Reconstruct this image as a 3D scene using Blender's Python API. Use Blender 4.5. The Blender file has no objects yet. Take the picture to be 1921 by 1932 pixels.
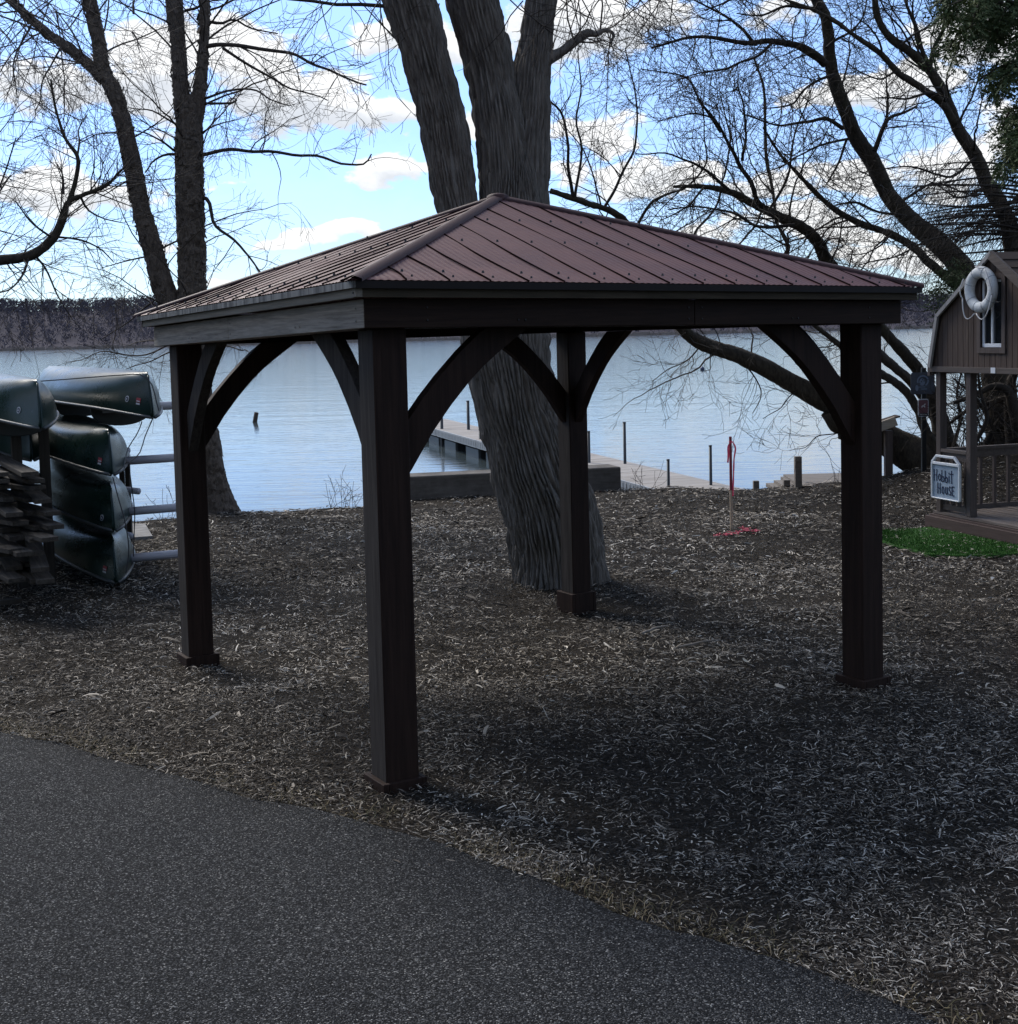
import bpy, bmesh, math, random
import numpy as np
from mathutils import Vector, Matrix
random.seed(7)
rng = np.random.default_rng(11)
D = bpy.data
SC = bpy.context.scene
COL = SC.collection

# ------------------------------------------------------------------ camera
F, CX, CY = 2443.26, 961.8, 794.29          # focal length and optical axis measured on the photo
PITCH, ROLL, EYE = 0.0656, -0.0245, 2.148
_f = np.array([0, math.cos(PITCH), -math.sin(PITCH)])
_u = np.array([0, math.sin(PITCH), math.cos(PITCH)])
_r = np.array([1.0, 0, 0])
CR = math.cos(ROLL) * _r + math.sin(ROLL) * _u
CU = -math.sin(ROLL) * _r + math.cos(ROLL) * _u
cd = D.cameras.new('camera')
cam = D.objects.new('camera', cd)
COL.objects.link(cam)
SC.camera = cam
m = Matrix.Identity(4)
for i in range(3):
    m[i][0], m[i][1], m[i][2] = CR[i], CU[i], -_f[i]
m[2][3] = EYE
cam.matrix_world = m
cd.sensor_fit = 'HORIZONTAL'
cd.sensor_width = 36
cd.lens = 36 * F / 1921.0
cd.shift_x = -(CX - 960.5) / 1921.0
cd.shift_y = -(966.0 - CY) / 1921.0
cd.clip_end = 6000
cd.clip_start = 0.05


def ray(u, v):
    a, b = (u - CX) / F, -(v - CY) / F
    return _f + a * CR + b * CU


def at(u, v, Y):
    """world point seen in direction (u, v) of the photo at distance Y along the ground"""
    d = ray(u, v)
    p = d * (Y / d[1])
    p[2] += EYE
    return p


def azel(u, v):
    d = ray(u, v)
    d = d / np.linalg.norm(d)
    return math.atan2(d[0], d[1]), math.asin(d[2])


# ------------------------------------------------------------------ light
SUN_AZ, SUN_EL = math.radians(-38), math.radians(42)   # ahead, a little to the left
sl = D.lights.new('sun', 'SUN')
sl.energy = 3.0
sl.angle = math.radians(26)
sl.color = (1.0, 0.95, 0.88)
so = D.objects.new('sun', sl)
COL.objects.link(so)
sd = Vector((math.sin(SUN_AZ) * math.cos(SUN_EL), math.cos(SUN_AZ) * math.cos(SUN_EL), math.sin(SUN_EL)))
so.rotation_euler = sd.to_track_quat('Z', 'Y').to_euler()
so.location = (-10, 20, 30)

SC.view_settings.view_transform = 'Standard'
SC.view_settings.look = 'None'
SC.view_settings.exposure = 0.6
SC.view_settings.gamma = 1.0
SC.cycles.use_denoising = True
SC.cycles.max_bounces = 6
SC.cycles.transparent_max_bounces = 8

W = D.worlds.new('World')
SC.world = W
W.use_nodes = True
nt = W.node_tree
N, L = nt.nodes, nt.links
N.clear()


def wn(t, **k):
    n = N.new(t)
    for a, b in k.items():
        setattr(n, a, b)
    return n


def wm(op, a, b=None, c=None, clamp=False):
    n = N.new('ShaderNodeMath')
    n.operation = op
    n.use_clamp = clamp
    for i, x in enumerate((a, b, c)):
        if x is None:
            continue
        if isinstance(x, (int, float)):
            n.inputs[i].default_value = x
        else:
            L.new(x, n.inputs[i])
    return n.outputs[0]


out = wn('ShaderNodeOutputWorld')
bg = wn('ShaderNodeBackground')
bg.inputs['Strength'].default_value = 0.15
L.new(bg.outputs[0], out.inputs[0])
sky = wn('ShaderNodeTexSky', sky_type='NISHITA', sun_disc=False)
sky.sun_elevation = SUN_EL
sky.sun_rotation = SUN_AZ
sky.air_density = 1.0
sky.dust_density = 0.15
sky.ozone_density = 3.0
tc = wn('ShaderNodeTexCoord')
sep = wn('ShaderNodeSeparateXYZ')
L.new(tc.outputs['Generated'], sep.inputs[0])
azn = wm('ARCTAN2', sep.outputs[0], sep.outputs[1])
eln = wm('ARCSINE', sep.outputs[2])
comb = wn('ShaderNodeCombineXYZ')
L.new(azn, comb.inputs[0])
L.new(eln, comb.inputs[1])
# cumulus banks: (u, v, half width, half height, weight) in directions of the sky
BLOBS = [(120, 160, 170, 60, .8), (300, 95, 130, 60, .95), (460, 110, 120, 65, .95), (560, 190, 200, 60, .95),
         (300, 170, 180, 60, .85), (690, 200, 100, 42, .9), (420, 240, 120, 35, .5), (40, 110, 90, 30, .5),
         (715, 75, 80, 36, 1.0), (860, 80, 120, 50, .8),
         (60, 345, 130, 45, .95), (210, 355, 110, 32, .85), (300, 250, 60, 28, .5), (180, 270, 120, 30, .5), (90, 285, 60, 30, .5),
         (752, 312, 70, 34, 1.0), (880, 240, 50, 60, .6),
         (645, 428, 90, 20, .95), (545, 452, 80, 20, .8), (430, 362, 60, 10, .6), (430, 520, 60, 18, .8), (300, 470, 70, 24, .6), (90, 440, 90, 25, .45),
         (1090, 60, 130, 80, 1.0), (1230, 30, 140, 50, .8), (1120, 250, 110, 45, .9), (1290, 170, 80, 35, .4), (1240, 330, 130, 40, .85),
         (1080, 330, 70, 45, .7), (1480, 30, 100, 26, .7), (1600, 170, 100, 26, 1.0), (1720, 160, 110, 45, .95), (1850, 60, 110, 60, .9),
         (1430, 350, 120, 35, .85), (1640, 330, 120, 40, .85), (1560, 420, 150, 40, .9), (1780, 330, 110, 60, .8), (1330, 440, 100, 30, .7),
         (1700, 480, 140, 40, .9), (1880, 240, 100, 60, .7), (1450, 150, 60, 18, .4)]
# the bright cloud deck higher up that hides the sun
BLOBS += [(u_, v_, 520, 300, .9) for u_, v_ in ((-700, -420), (200, -560), (1100, -420), (2000, -520), (-300, -1300), (900, -1250), (-1500, -900), (-900, -2000))]
acc = None
top = None
ns0 = wn('ShaderNodeTexNoise', noise_dimensions='3D')
ns0.inputs['Scale'].default_value = 16
ns0.inputs['Detail'].default_value = 4
map0 = wn('ShaderNodeVectorMath', operation='MULTIPLY')
map0.inputs[1].default_value = (1, 1.7, 1)
L.new(comb.outputs[0], map0.inputs[0])
L.new(map0.outputs[0], ns0.inputs['Vector'])
w0 = wn('ShaderNodeVectorMath', operation='SUBTRACT')
L.new(ns0.outputs['Color'], w0.inputs[0])
w0.inputs[1].default_value = (.5, .5, .5)
w1 = wn('ShaderNodeVectorMath', operation='MULTIPLY_ADD')
L.new(w0.outputs[0], w1.inputs[0])
w1.inputs[1].default_value = (.11, .05, 0)
L.new(comb.outputs[0], w1.inputs[2])
BLOBS = [(*azel(u_, v_), F / hw, F / hh, wt) for u_, v_, hw, hh, wt in BLOBS]
# scattered clouds over the rest of the sky
BLOBS += [(2.4, .35, 1.8, 5, .8), (-2.2, .55, 1.8, 4, .8), (1.4, .5, 2.5, 4, .75), (3.1, .9, 1.2, 3, .8), (-1.5, .3, 3, 6, .7), (-3.0, .3, 2, 5, .75), (0.9, .95, 1.2, 3, .7)]
for (a, e, kx, ky, wt) in BLOBS:
    s = wn('ShaderNodeVectorMath', operation='SUBTRACT')
    L.new(w1.outputs[0], s.inputs[0])
    s.inputs[1].default_value = (a, e, 0)
    k = wn('ShaderNodeVectorMath', operation='MULTIPLY')
    L.new(s.outputs[0], k.inputs[0])
    k.inputs[1].default_value = (kx, ky, 0)
    dt = wn('ShaderNodeVectorMath', operation='DOT_PRODUCT')
    L.new(k.outputs[0], dt.inputs[0])
    L.new(k.outputs[0], dt.inputs[1])
    g = wm('POWER', 0.5, dt.outputs['Value'])
    g = wm('MULTIPLY', g, wt)
    acc = g if acc is None else wm('MAXIMUM', acc, g)
    sp = wn('ShaderNodeSeparateXYZ')
    L.new(k.outputs[0], sp.inputs[0])
    gt = wm('MULTIPLY', g, sp.outputs[1])
    top = gt if top is None else wm('ADD', top, gt)
ns1 = wn('ShaderNodeTexNoise', noise_dimensions='3D')
ns1.inputs['Scale'].default_value = 26
ns1.inputs['Detail'].default_value = 9
ns1.inputs['Roughness'].default_value = .62
L.new(map0.outputs[0], ns1.inputs['Vector'])
ns2 = wn('ShaderNodeTexNoise', noise_dimensions='3D')
ns2.inputs['Scale'].default_value = 5
ns2.inputs['Detail'].default_value = 5
L.new(map0.outputs[0], ns2.inputs['Vector'])
dens = wm('ADD', acc, wm('MULTIPLY', wm('SUBTRACT', ns1.outputs[0], .5), 1.15))
dens = wm('ADD', dens, wm('MULTIPLY', wm('SUBTRACT', ns2.outputs[0], .55), .5))
mr = wn('ShaderNodeMapRange', interpolation_type='SMOOTHSTEP')
mr.inputs['From Min'].default_value = .42
mr.inputs['From Max'].default_value = .63
L.new(dens, mr.inputs['Value'])
# thin veil low over the lake
veil = wm('MULTIPLY', wm('POWER', 0.5, wm('MULTIPLY', wm('ABSOLUTE', eln), 9.0)), .25)
mask = wm('MAXIMUM', mr.outputs[0], veil)
mask = wm('MULTIPLY', mask, .96)
lit = wn('ShaderNodeMapRange', interpolation_type='SMOOTHSTEP')
lit.inputs['From Min'].default_value = -1.0
lit.inputs['From Max'].default_value = .15
L.new(wm('ADD', top, wm('MULTIPLY', wm('SUBTRACT', ns1.outputs[0], .5), 2.2)), lit.inputs['Value'])
ccol = wn('ShaderNodeMix', data_type='RGBA')
ccol.inputs[6].default_value = (3.4, 3.55, 3.75, 1)
ccol.inputs[7].default_value = (5.0, 5.0, 4.95, 1)
L.new(lit.outputs[0], ccol.inputs[0])
skym = wn('ShaderNodeMix', data_type='RGBA')
L.new(mask, skym.inputs[0])
skyt = wn('ShaderNodeMix', data_type='RGBA', blend_type='MULTIPLY')
skyt.inputs[0].default_value = 1
tint = wn('ShaderNodeValToRGB')
te = tint.color_ramp.elements
te[0].position, te[0].color = 0.0, (.42, .54, .73, 1)
te[1].position, te[1].color = 1.0, (1, 1, 1, 1)
for p_, c_ in ((.06, (.47, .565, .77, 1)), (.15, (.60, .68, .89, 1)), (.30, (.86, .89, .99, 1))):
    q = te.new(p_)
    q.color = c_
L.new(wm('MAXIMUM', eln, 0.0), tint.inputs[0])
L.new(tint.outputs[0], skyt.inputs[7])
L.new(sky.outputs[0], skyt.inputs[6])
L.new(skyt.outputs[2], skym.inputs[6])
L.new(ccol.outputs[2], skym.inputs[7])
L.new(skym.outputs[2], bg.inputs['Color'])


# ------------------------------------------------------------------ helpers
def smooth(a, b, x):
    t = np.clip((np.asarray(x, float) - a) / (b - a), 0, 1)
    return t * t * (3 - 2 * t)


def hash3(ix, iy, iz):
    h = (ix.astype(np.int64) * 374761393 + iy.astype(np.int64) * 668265263 + iz.astype(np.int64) * 2147483647) & 0x7fffffff
    h = ((h ^ (h >> 13)) * 1274126177) & 0x7fffffff
    h = h ^ (h >> 16)
    return (h & 0xffff) / 65535.0


def vnoise(p):
    i = np.floor(p).astype(np.int64)
    f = p - i
    f = f * f * (3 - 2 * f)
    r = 0
    for dx in (0, 1):
        for dy in (0, 1):
            for dz in (0, 1):
                w = (f[:, 0] if dx else 1 - f[:, 0]) * (f[:, 1] if dy else 1 - f[:, 1]) * (f[:, 2] if dz else 1 - f[:, 2])
                r = r + w * hash3(i[:, 0] + dx, i[:, 1] + dy, i[:, 2] + dz)
    return r


def tag(o, label=None, cat=None, group=None, kind=None):
    if label: o['label'] = label
    if cat: o['category'] = cat
    if group: o['group'] = group
    if kind: o['kind'] = kind
    return o


def empty(name, loc, label, cat, group=None):
    o = D.objects.new(name, None)
    COL.objects.link(o)
    o.location = loc
    return tag(o, label, cat, group)


def link(name, me, parent=None):
    o = D.objects.new(name, me)
    COL.objects.link(o)
    if parent is not None:
        o.parent = parent
        if parent.type == 'EMPTY':
            o.matrix_parent_inverse = Matrix.Translation(-Vector(parent.location))
    return o


def np_mesh(name, V, Fq, mats, smooth_=False, attr=None, fmat=None):
    """V (n,3); Fq (m,k) faces of one size k; attr = {name: per-vertex floats}"""
    V = np.asarray(V, np.float32)
    Fq = np.asarray(Fq, np.int32)
    me = D.meshes.new(name)
    n, k = Fq.shape
    me.vertices.add(len(V))
    me.vertices.foreach_set('co', V.ravel())
    me.loops.add(n * k)
    me.loops.foreach_set('vertex_index', Fq.ravel())
    me.polygons.add(n)
    me.polygons.foreach_set('loop_start', np.arange(0, n * k, k, dtype=np.int32))
    me.polygons.foreach_set('loop_total', np.full(n, k, np.int32))
    if smooth_:
        me.polygons.foreach_set('use_smooth', np.ones(n, bool))
    for mm in (mats if isinstance(mats, (list, tuple)) else [mats]):
        me.materials.append(mm)
    if fmat is not None:
        me.polygons.foreach_set('material_index', np.asarray(fmat, np.int32))
    me.update(calc_edges=True)
    if attr:
        for an, av in attr.items():
            at_ = me.attributes.new(an, 'FLOAT', 'POINT')
            at_.data.foreach_set('value', np.asarray(av, np.float32))
    me.validate()
    return me


class MB:
    """collects shapes and links them as one mesh object"""
    def __init__(s):
        s.v, s.f, s.m = [], [], []

    def add(s, vs, fs, mi=0):
        b = len(s.v)
        s.v += [tuple(map(float, x)) for x in vs]
        s.f += [tuple(b + i for i in f) for f in fs]
        s.m += [mi] * len(fs)

    def hexa(s, p, mi=0):
        s.add(p, [(3, 2, 1, 0), (4, 5, 6, 7), (0, 1, 5, 4), (1, 2, 6, 5), (2, 3, 7, 6), (3, 0, 4, 7)], mi)

    def box(s, c, x, y, z, mi=0):
        """centre and three half-axis vectors"""
        c, x, y, z = (np.asarray(q, float) for q in (c, x, y, z))
        s.hexa([c - x - y - z, c + x - y - z, c + x + y - z, c - x + y - z, c - x - y + z, c + x - y + z, c + x + y + z, c - x + y + z], mi)

    def bar(s, a, b, w, h, up=(0, 0, 1), mi=0):
        a, b, up = (np.asarray(q, float) for q in (a, b, up))
        d = b - a
        l = np.linalg.norm(d)
        d = d / l
        sx = np.cross(d, up)
        sx /= np.linalg.norm(sx)
        sz = np.cross(sx, d)
        s.box((a + b) / 2, d * l / 2, sx * w / 2, sz * h / 2, mi)

    def prism(s, poly, off, mi=0):
        poly = [np.asarray(p, float) for p in poly]
        off = np.asarray(off, float)
        n = len(poly)
        s.add(poly + [p + off for p in poly],
              [tuple(reversed(range(n))), tuple(range(n, 2 * n))] + [(i, (i + 1) % n, n + (i + 1) % n, n + i) for i in range(n)], mi)

    def tube(s, pts, r, sides=8, mi=0, caps=True):
        V, Q = tube_np(np.asarray(pts, float), np.broadcast_to(np.asarray(r, float), (len(pts),)), sides)
        fs = [tuple(q) for q in Q]
        if caps:
            fs += [tuple(reversed(range(sides))), tuple(range(len(V) - sides, len(V)))]
        s.add(V, fs, mi)

    def build(s, name, mats, parent=None, smooth_=False, bevel=0.0):
        me = D.meshes.new(name)
        me.from_pydata(s.v, [], s.f)
        for mm in (mats if isinstance(mats, (list, tuple)) else [mats]):
            me.materials.append(mm)
        me.polygons.foreach_set('material_index', np.array(s.m, np.int32))
        bm = bmesh.new()
        bm.from_mesh(me)
        bmesh.ops.recalc_face_normals(bm, faces=bm.faces)
        if bevel:
            es = [e for e in bm.edges if len(e.link_faces) == 2 and e.calc_face_angle(0) > .6]
            bmesh.ops.bevel(bm, geom=es, offset=bevel, segments=1, affect='EDGES', clamp_overlap=True)
        bm.to_mesh(me)
        bm.free()
        if smooth_:
            me.polygons.foreach_set('use_smooth', np.ones(len(me.polygons), bool))
        me.update()
        return link(name, me, parent)


def tube_np(P, R, sides):
    n = len(P)
    T = np.gradient(P, axis=0)
    T /= np.linalg.norm(T, axis=1, keepdims=True) + 1e-12
    ref = np.array([0.31, 0.17, 0.93]) if abs(T[0][2]) < .8 else np.array([1.0, 0.2, 0.1])
    A = np.cross(T, ref)
    A /= np.linalg.norm(A, axis=1, keepdims=True) + 1e-12
    B = np.cross(T, A)
    th = np.linspace(0, 2 * math.pi, sides, endpoint=False)
    V = P[:, None, :] + R[:, None, None] * (np.cos(th)[None, :, None] * A[:, None, :] + np.sin(th)[None, :, None] * B[:, None, :])
    i = np.arange(n - 1)[:, None] * sides
    j = np.arange(sides)[None, :]
    j2 = (j + 1) % sides
    Q = np.stack([i + j, i + j2, i + sides + j2, i + sides + j], -1).reshape(-1, 4)
    return V.reshape(-1, 3), Q


def spline(P, R, step):
    """smooth curve through points P with radii R"""
    P = np.asarray(P, float)
    R = np.asarray(R, float)
    d = np.concatenate([[0], np.cumsum(np.linalg.norm(np.diff(P, axis=0), axis=1))])
    n = max(len(P), int(d[-1] / step) + 2)
    t = np.linspace(0, d[-1], n)
    mt = np.gradient(P, d, axis=0)
    k = np.clip(np.searchsorted(d, t, 'right') - 1, 0, len(P) - 2)
    h = (d[k + 1] - d[k])[:, None]
    u = ((t - d[k])[:, None]) / h
    O = (2 * u**3 - 3 * u**2 + 1) * P[k] + (u**3 - 2 * u**2 + u) * h * mt[k] + (-2 * u**3 + 3 * u**2) * P[k + 1] + (u**3 - u**2) * h * mt[k + 1]
    return O, np.interp(t, d, R)


# ------------------------------------------------------------------ materials
def mat(name, base=(.1, .1, .1), rough=.7, metal=0.0, spec=.5):
    mm = D.materials.new(name)
    mm.use_nodes = True
    b = mm.node_tree.nodes['Principled BSDF']
    b.inputs['Base Color'].default_value = (*base, 1)
    b.inputs['Roughness'].default_value = rough
    b.inputs['Metallic'].default_value = metal
    b.inputs['Specular IOR Level'].default_value = spec
    return mm


class NT:
    def __init__(s, mm):
        s.t = mm.node_tree
        s.b = s.t.nodes['Principled BSDF']

    def n(s, t, **k):
        q = s.t.nodes.new(t)
        for a, b in k.items():
            setattr(q, a, b)
        return q

    def l(s, a, b):
        s.t.links.new(a, b)

    def coord(s, scale=(1, 1, 1), rot=(0, 0, 0), src='Object'):
        c = s.n('ShaderNodeTexCoord')
        mp = s.n('ShaderNodeMapping')
        mp.inputs['Scale'].default_value = scale
        mp.inputs['Rotation'].default_value = rot
        s.l(c.outputs[src], mp.inputs[0])
        return mp.outputs[0]

    def noise(s, vec, scale, detail=4, rough=.55, dist=0):
        q = s.n('ShaderNodeTexNoise')
        q.inputs['Scale'].default_value = scale
        q.inputs['Detail'].default_value = detail
        q.inputs['Roughness'].default_value = rough
        q.inputs['Distortion'].default_value = dist
        if vec is not None:
            s.l(vec, q.inputs['Vector'])
        return q.outputs[0]

    def ramp(s, fac, stops):
        q = s.n('ShaderNodeValToRGB')
        e = q.color_ramp.elements
        while len(e) < len(stops):
            e.new(.5)
        for i, (p, c) in enumerate(stops):
            e[i].position = p
            e[i].color = (*c, 1)
        s.l(fac, q.inputs[0])
        return q.outputs[0]

    def mix(s, fac, a, b, mode='MIX'):
        q = s.n('ShaderNodeMix', data_type='RGBA', blend_type=mode)
        for i, x in ((0, fac), (6, a), (7, b)):
            if isinstance(x, (int, float)):
                q.inputs[i].default_value = x
            elif isinstance(x, tuple):
                q.inputs[i].default_value = (*x, 1)
            else:
                s.l(x, q.inputs[i])
        return q.outputs[2]

    def math(s, op, a, b=0.0):
        q = s.n('ShaderNodeMath', operation=op)
        for i, x in enumerate((a, b)):
            if isinstance(x, (int, float)):
                q.inputs[i].default_value = x
            else:
                s.l(x, q.inputs[i])
        return q.outputs[0]

    def bump(s, h, strength=.5, dist=.01, nrm=None):
        q = s.n('ShaderNodeBump')
        q.inputs['Strength'].default_value = strength
        q.inputs['Distance'].default_value = dist
        s.l(h, q.inputs['Height'])
        if nrm is not None:
            s.l(nrm, q.inputs['Normal'])
        s.l(q.outputs[0], s.b.inputs['Normal'])
        return q.outputs[0]

    def col(s, c):
        s.l(c, s.b.inputs['Base Color'])

    def rough(s, c):
        s.l(c, s.b.inputs['Roughness'])


def wood(name, dark, light, axis, rough=.75, grain=14, spec=.3, bumpd=.003):
    """sawn timber; axis = direction of the grain as rotation about z (radians) or 'z' for upright"""
    mm = mat(name, light, rough, spec=spec)
    t = NT(mm)
    if axis == 'z':
        v = t.coord((grain, grain, grain * .05))
    else:
        c = t.n('ShaderNodeTexCoord')
        r = t.n('ShaderNodeVectorRotate', rotation_type='Z_AXIS')
        r.inputs['Angle'].default_value = -axis
        t.l(c.outputs['Object'], r.inputs['Vector'])
        mp = t.n('ShaderNodeMapping')
        mp.inputs['Scale'].default_value = (grain * .06, grain, grain)
        t.l(r.outputs[0], mp.inputs[0])
        v = mp.outputs[0]
    a = t.noise(v, 1.6, 5, .6, 1.2)
    b = t.noise(v, 7, 3, .6)
    h = t.math('ADD', t.math('MULTIPLY', a, .65), t.math('MULTIPLY', b, .35))
    t.col(t.ramp(h, [(.3, dark), (.68, light)]))
    t.bump(h, .6, bumpd)
    return mm


M = {}
YAW = .5364
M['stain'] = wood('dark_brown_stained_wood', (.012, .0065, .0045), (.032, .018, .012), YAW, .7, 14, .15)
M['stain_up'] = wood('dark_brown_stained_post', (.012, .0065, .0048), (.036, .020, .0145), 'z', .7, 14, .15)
M['weather_lit'] = wood('weathered_lit_side_timber', (.10, .083, .066), (.38, .33, .275), YAW + math.pi / 2, .8, 16)  # grey wear plus the left side's extra light, both in the colour
M['weather_lit_up'] = wood('weathered_lit_side_post', (.020, .016, .014), (.066, .056, .049), 'z', .8, 16, .12)  # worn upright copy, with left side light painted into its tone
M['fascia'] = wood('weathered_fascia_wood', (.03, .023, .015), (.075, .058, .038), YAW, .8, 14, .2)
M['fascia_lit_side'] = wood('weathered_lit_side_fascia', (.11, .094, .07), (.27, .235, .19), YAW + math.pi / 2, .8)  # weathered like the front, lightened further for the light from the left
M['hardware'] = mat('black_screw_heads', (.01, .01, .01), .5)

# painted corrugated steel roof, a little chalky
mm = M['roof'] = mat('brown_painted_steel', (.10, .062, .058), .6, 0, .3)
t = NT(mm)
v = t.coord((1, 1, 1))
n1 = t.noise(v, 3.2, 5, .6)
n2 = t.noise(v, 60, 3, .6)
t.col(t.mix(t.ramp(n2, [(.55, (0, 0, 0)), (.75, (.6, .6, .6))]), t.ramp(n1, [(.3, (.074, .028, .029)), (.7, (.115, .052, .052))]), (.135, .075, .073)))
t.rough(t.ramp(n1, [(.3, (.55, .55, .55)), (.7, (.75, .75, .75))]))
M['cap'] = mat('brown_roof_trim', (.05, .024, .023), .6, 0, .2)
M['seam'] = mat('dark_seam', (.010, .006, .006), 1, 0, 0)
M['flash'] = mat('dark_brown_flashing', (.014, .010, .009), .6, 0, .2)
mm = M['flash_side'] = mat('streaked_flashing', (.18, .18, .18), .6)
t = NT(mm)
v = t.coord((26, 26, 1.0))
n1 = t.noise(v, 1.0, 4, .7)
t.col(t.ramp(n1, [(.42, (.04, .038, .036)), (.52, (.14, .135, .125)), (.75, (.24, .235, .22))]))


def bark(name, dark, light, vscale, scale, dist, moss=None):
    mm = mat(name, light, .9, spec=.15)
    t = NT(mm)
    v = t.coord((scale, scale, scale * vscale))
    a = t.noise(v, 1.0, 6, .65, .6)
    h = t.math('ADD', t.math('MULTIPLY', a, .8), t.math('MULTIPLY', t.noise(v, 4.0, 4, .7), .2))
    c = t.ramp(h, [(.28, dark), (.62, light)])
    if moss:
        mv = t.noise(t.coord((1, 1, 1)), 2.3, 4, .6)
        c = t.mix(t.ramp(mv, [(.55, (0, 0, 0)), (.7, (.5, .5, .5))]), c, moss)
    t.col(c)
    t.bump(h, .9, dist)
    return mm


M['bark_furrow'] = bark('furrowed_grey_bark', (.045, .04, .034), (.22, .198, .175), .10, 26, .03)
M['bark_birch'] = bark('shaggy_birch_bark', (.03, .024, .02), (.15, .122, .10), .5, 30, .03)
M['bark_dark'] = bark('dark_willow_bark', (.02, .017, .013), (.075, .062, .047), .3, 26, .015, (.05, .05, .03))
M['twig'] = mat('bare_twigs', (.05, .04, .034), .8, spec=.2)
M['twig_right'] = mat('dark_bare_twigs', (.034, .028, .023), .85, spec=.2)

# ------------------------------------------------------------------ terrain
def base_z(x, y):
    x = np.asarray(x, float)
    y = np.asarray(y, float)
    z = -.027 * np.clip(y - 7, 0, 40)
    z = z + .9 * smooth(4.0, 8.6, x) * smooth(12, 18, y)
    return z


def on_base(u, v):
    d = ray(u, v)
    s = .5
    for _ in range(60):
        p = d * s
        z = p[2] + EYE - float(base_z(p[0], p[1]))
        s += z / max(1e-3, -d[2] + .03) * .8
    return d * s


CREST = [(-700, 1000), (60, 990), (250, 985), (430, 966), (560, 962), (680, 957), (800, 938), (1170, 921), (1300, 920), (1390, 922), (1480, 918),
         (1580, 907), (1690, 893), (1745, 880), (1830, 838), (1921, 815)]
cr = np.array([on_base(u, v)[:2] for u, v in CREST])
o_ = np.argsort(cr[:, 0])
cr = cr[o_]


def shore_y(x):
    return np.interp(x, cr[:, 0], cr[:, 1])


WATER = -1.0


def gz(x, y):
    x = np.asarray(x, float)
    y = np.asarray(y, float)
    z = base_z(x, y)
    s = y - shore_y(x)
    k = smooth(0, 2.4, s)
    z = z * (1 - k) + k * -1.5 - .5 * smooth(2, 8, s)
    p = np.stack([x.ravel() * 1.1, y.ravel() * 1.1, np.zeros(x.size)], 1)
    und = (vnoise(p) - .5) * .05 + (vnoise(p * 3.1 + 7) - .5) * .03
    return z + und.reshape(x.shape) * smooth(6.8, 8.5, y)


def on_ground(u, v):
    p = on_base(u, v)
    p = p.copy()
    p[2] = float(gz(np.array([p[0]]), np.array([p[1]]))[0])
    return p


# path edge, traced where asphalt and mulch meet
EDGE = [(-300, 1300), (-120, 1348), (0, 1382), (100, 1397), (200, 1429), (250, 1444), (350, 1467), (440, 1494), (500, 1514), (600, 1527), (675, 1549), (750, 1569),
        (825, 1589), (900, 1619), (960, 1641), (1010, 1659), (1085, 1679), (1160, 1724), (1240, 1749), (1340, 1769), (1435, 1799),
        (1510, 1829), (1595, 1854), (1670, 1884), (1740, 1914), (1800, 1945), (1900, 1990), (2100, 2080)]


def flat(u, v, z=0.0):
    d = ray(u, v)
    s = (z - EYE) / d[2]
    return d * s


edge = np.array([flat(u, v)[:2] for u, v in EDGE])
# finer edge with small raggedness
ef = []
for i in range(len(edge) - 1):
    n = max(2, int(np.linalg.norm(edge[i + 1] - edge[i]) / .04))
    for k in range(n):
        ef.append(edge[i] + (edge[i + 1] - edge[i]) * k / n)
ef = np.array(ef)
ef = np.stack([np.convolve(np.pad(ef[:, i], 4, mode='edge'), np.ones(9) / 9, 'valid') for i in (0, 1)], 1)
wob = (vnoise(np.stack([ef[:, 0] * 6, ef[:, 1] * 6, np.zeros(len(ef))], 1)) - .5) * .05
ef[:, 1] += wob


def edge_y(x):
    return np.interp(x, ef[:, 0], ef[:, 1])


def on_path(x, y):
    return (y < edge_y(x)) & (x < ef[-1, 0])


# ground
xs = np.unique(np.concatenate([np.linspace(-2500, -60, 12), np.linspace(-60, -16, 45), np.linspace(-16, 16, 241), np.linspace(16, 60, 45), np.linspace(60, 2500, 12)]))
ys = np.unique(np.concatenate([np.linspace(-400, -10, 10), np.linspace(-10, 4, 40), np.linspace(4, 26, 180), np.linspace(26, 60, 10)]))
X, Yg = np.meshgrid(xs, ys)
Z = gz(X, Yg)
Z = Z - .012
V = np.stack([X, Yg, Z], -1).reshape(-1, 3)
nx, ny = len(xs), len(ys)
i, j = np.meshgrid(np.arange(ny - 1), np.arange(nx - 1), indexing='ij')
Q = np.stack([i * nx + j, i * nx + j + 1, (i + 1) * nx + j + 1, (i + 1) * nx + j], -1).reshape(-1, 4)
mm = M['ground'] = mat('mulch_soil', (.03, .025, .02), .95, spec=.1)
t = NT(mm)
v = t.coord((1, 1, 1))
n1 = t.noise(v, 55, 5, .7)
n2 = t.noise(v, 1.7, 4, .6)
vo = t.n('ShaderNodeTexVoronoi')
vo.inputs['Scale'].default_value = 60
t.l(v, vo.inputs['Vector'])
c1 = t.ramp(n1, [(.35, (.008, .007, .006)), (.6, (.034, .028, .021)), (.8, (.08, .067, .05))])
c1 = t.mix(t.ramp(n2, [(.35, (.0, .0, .0)), (.7, (.5, .5, .5))]), c1, t.mix(1.0, c1, (1.5, 1.35, 1.15), 'MULTIPLY'))
t.col(c1)
t.bump(t.math('ADD', n1, vo.outputs[0]), 1, .02)
tag(link('ground', np_mesh('ground', V, Q, mm, True)), 'brown mulch covered ground sloping to the lake', None, None, 'structure')

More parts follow.
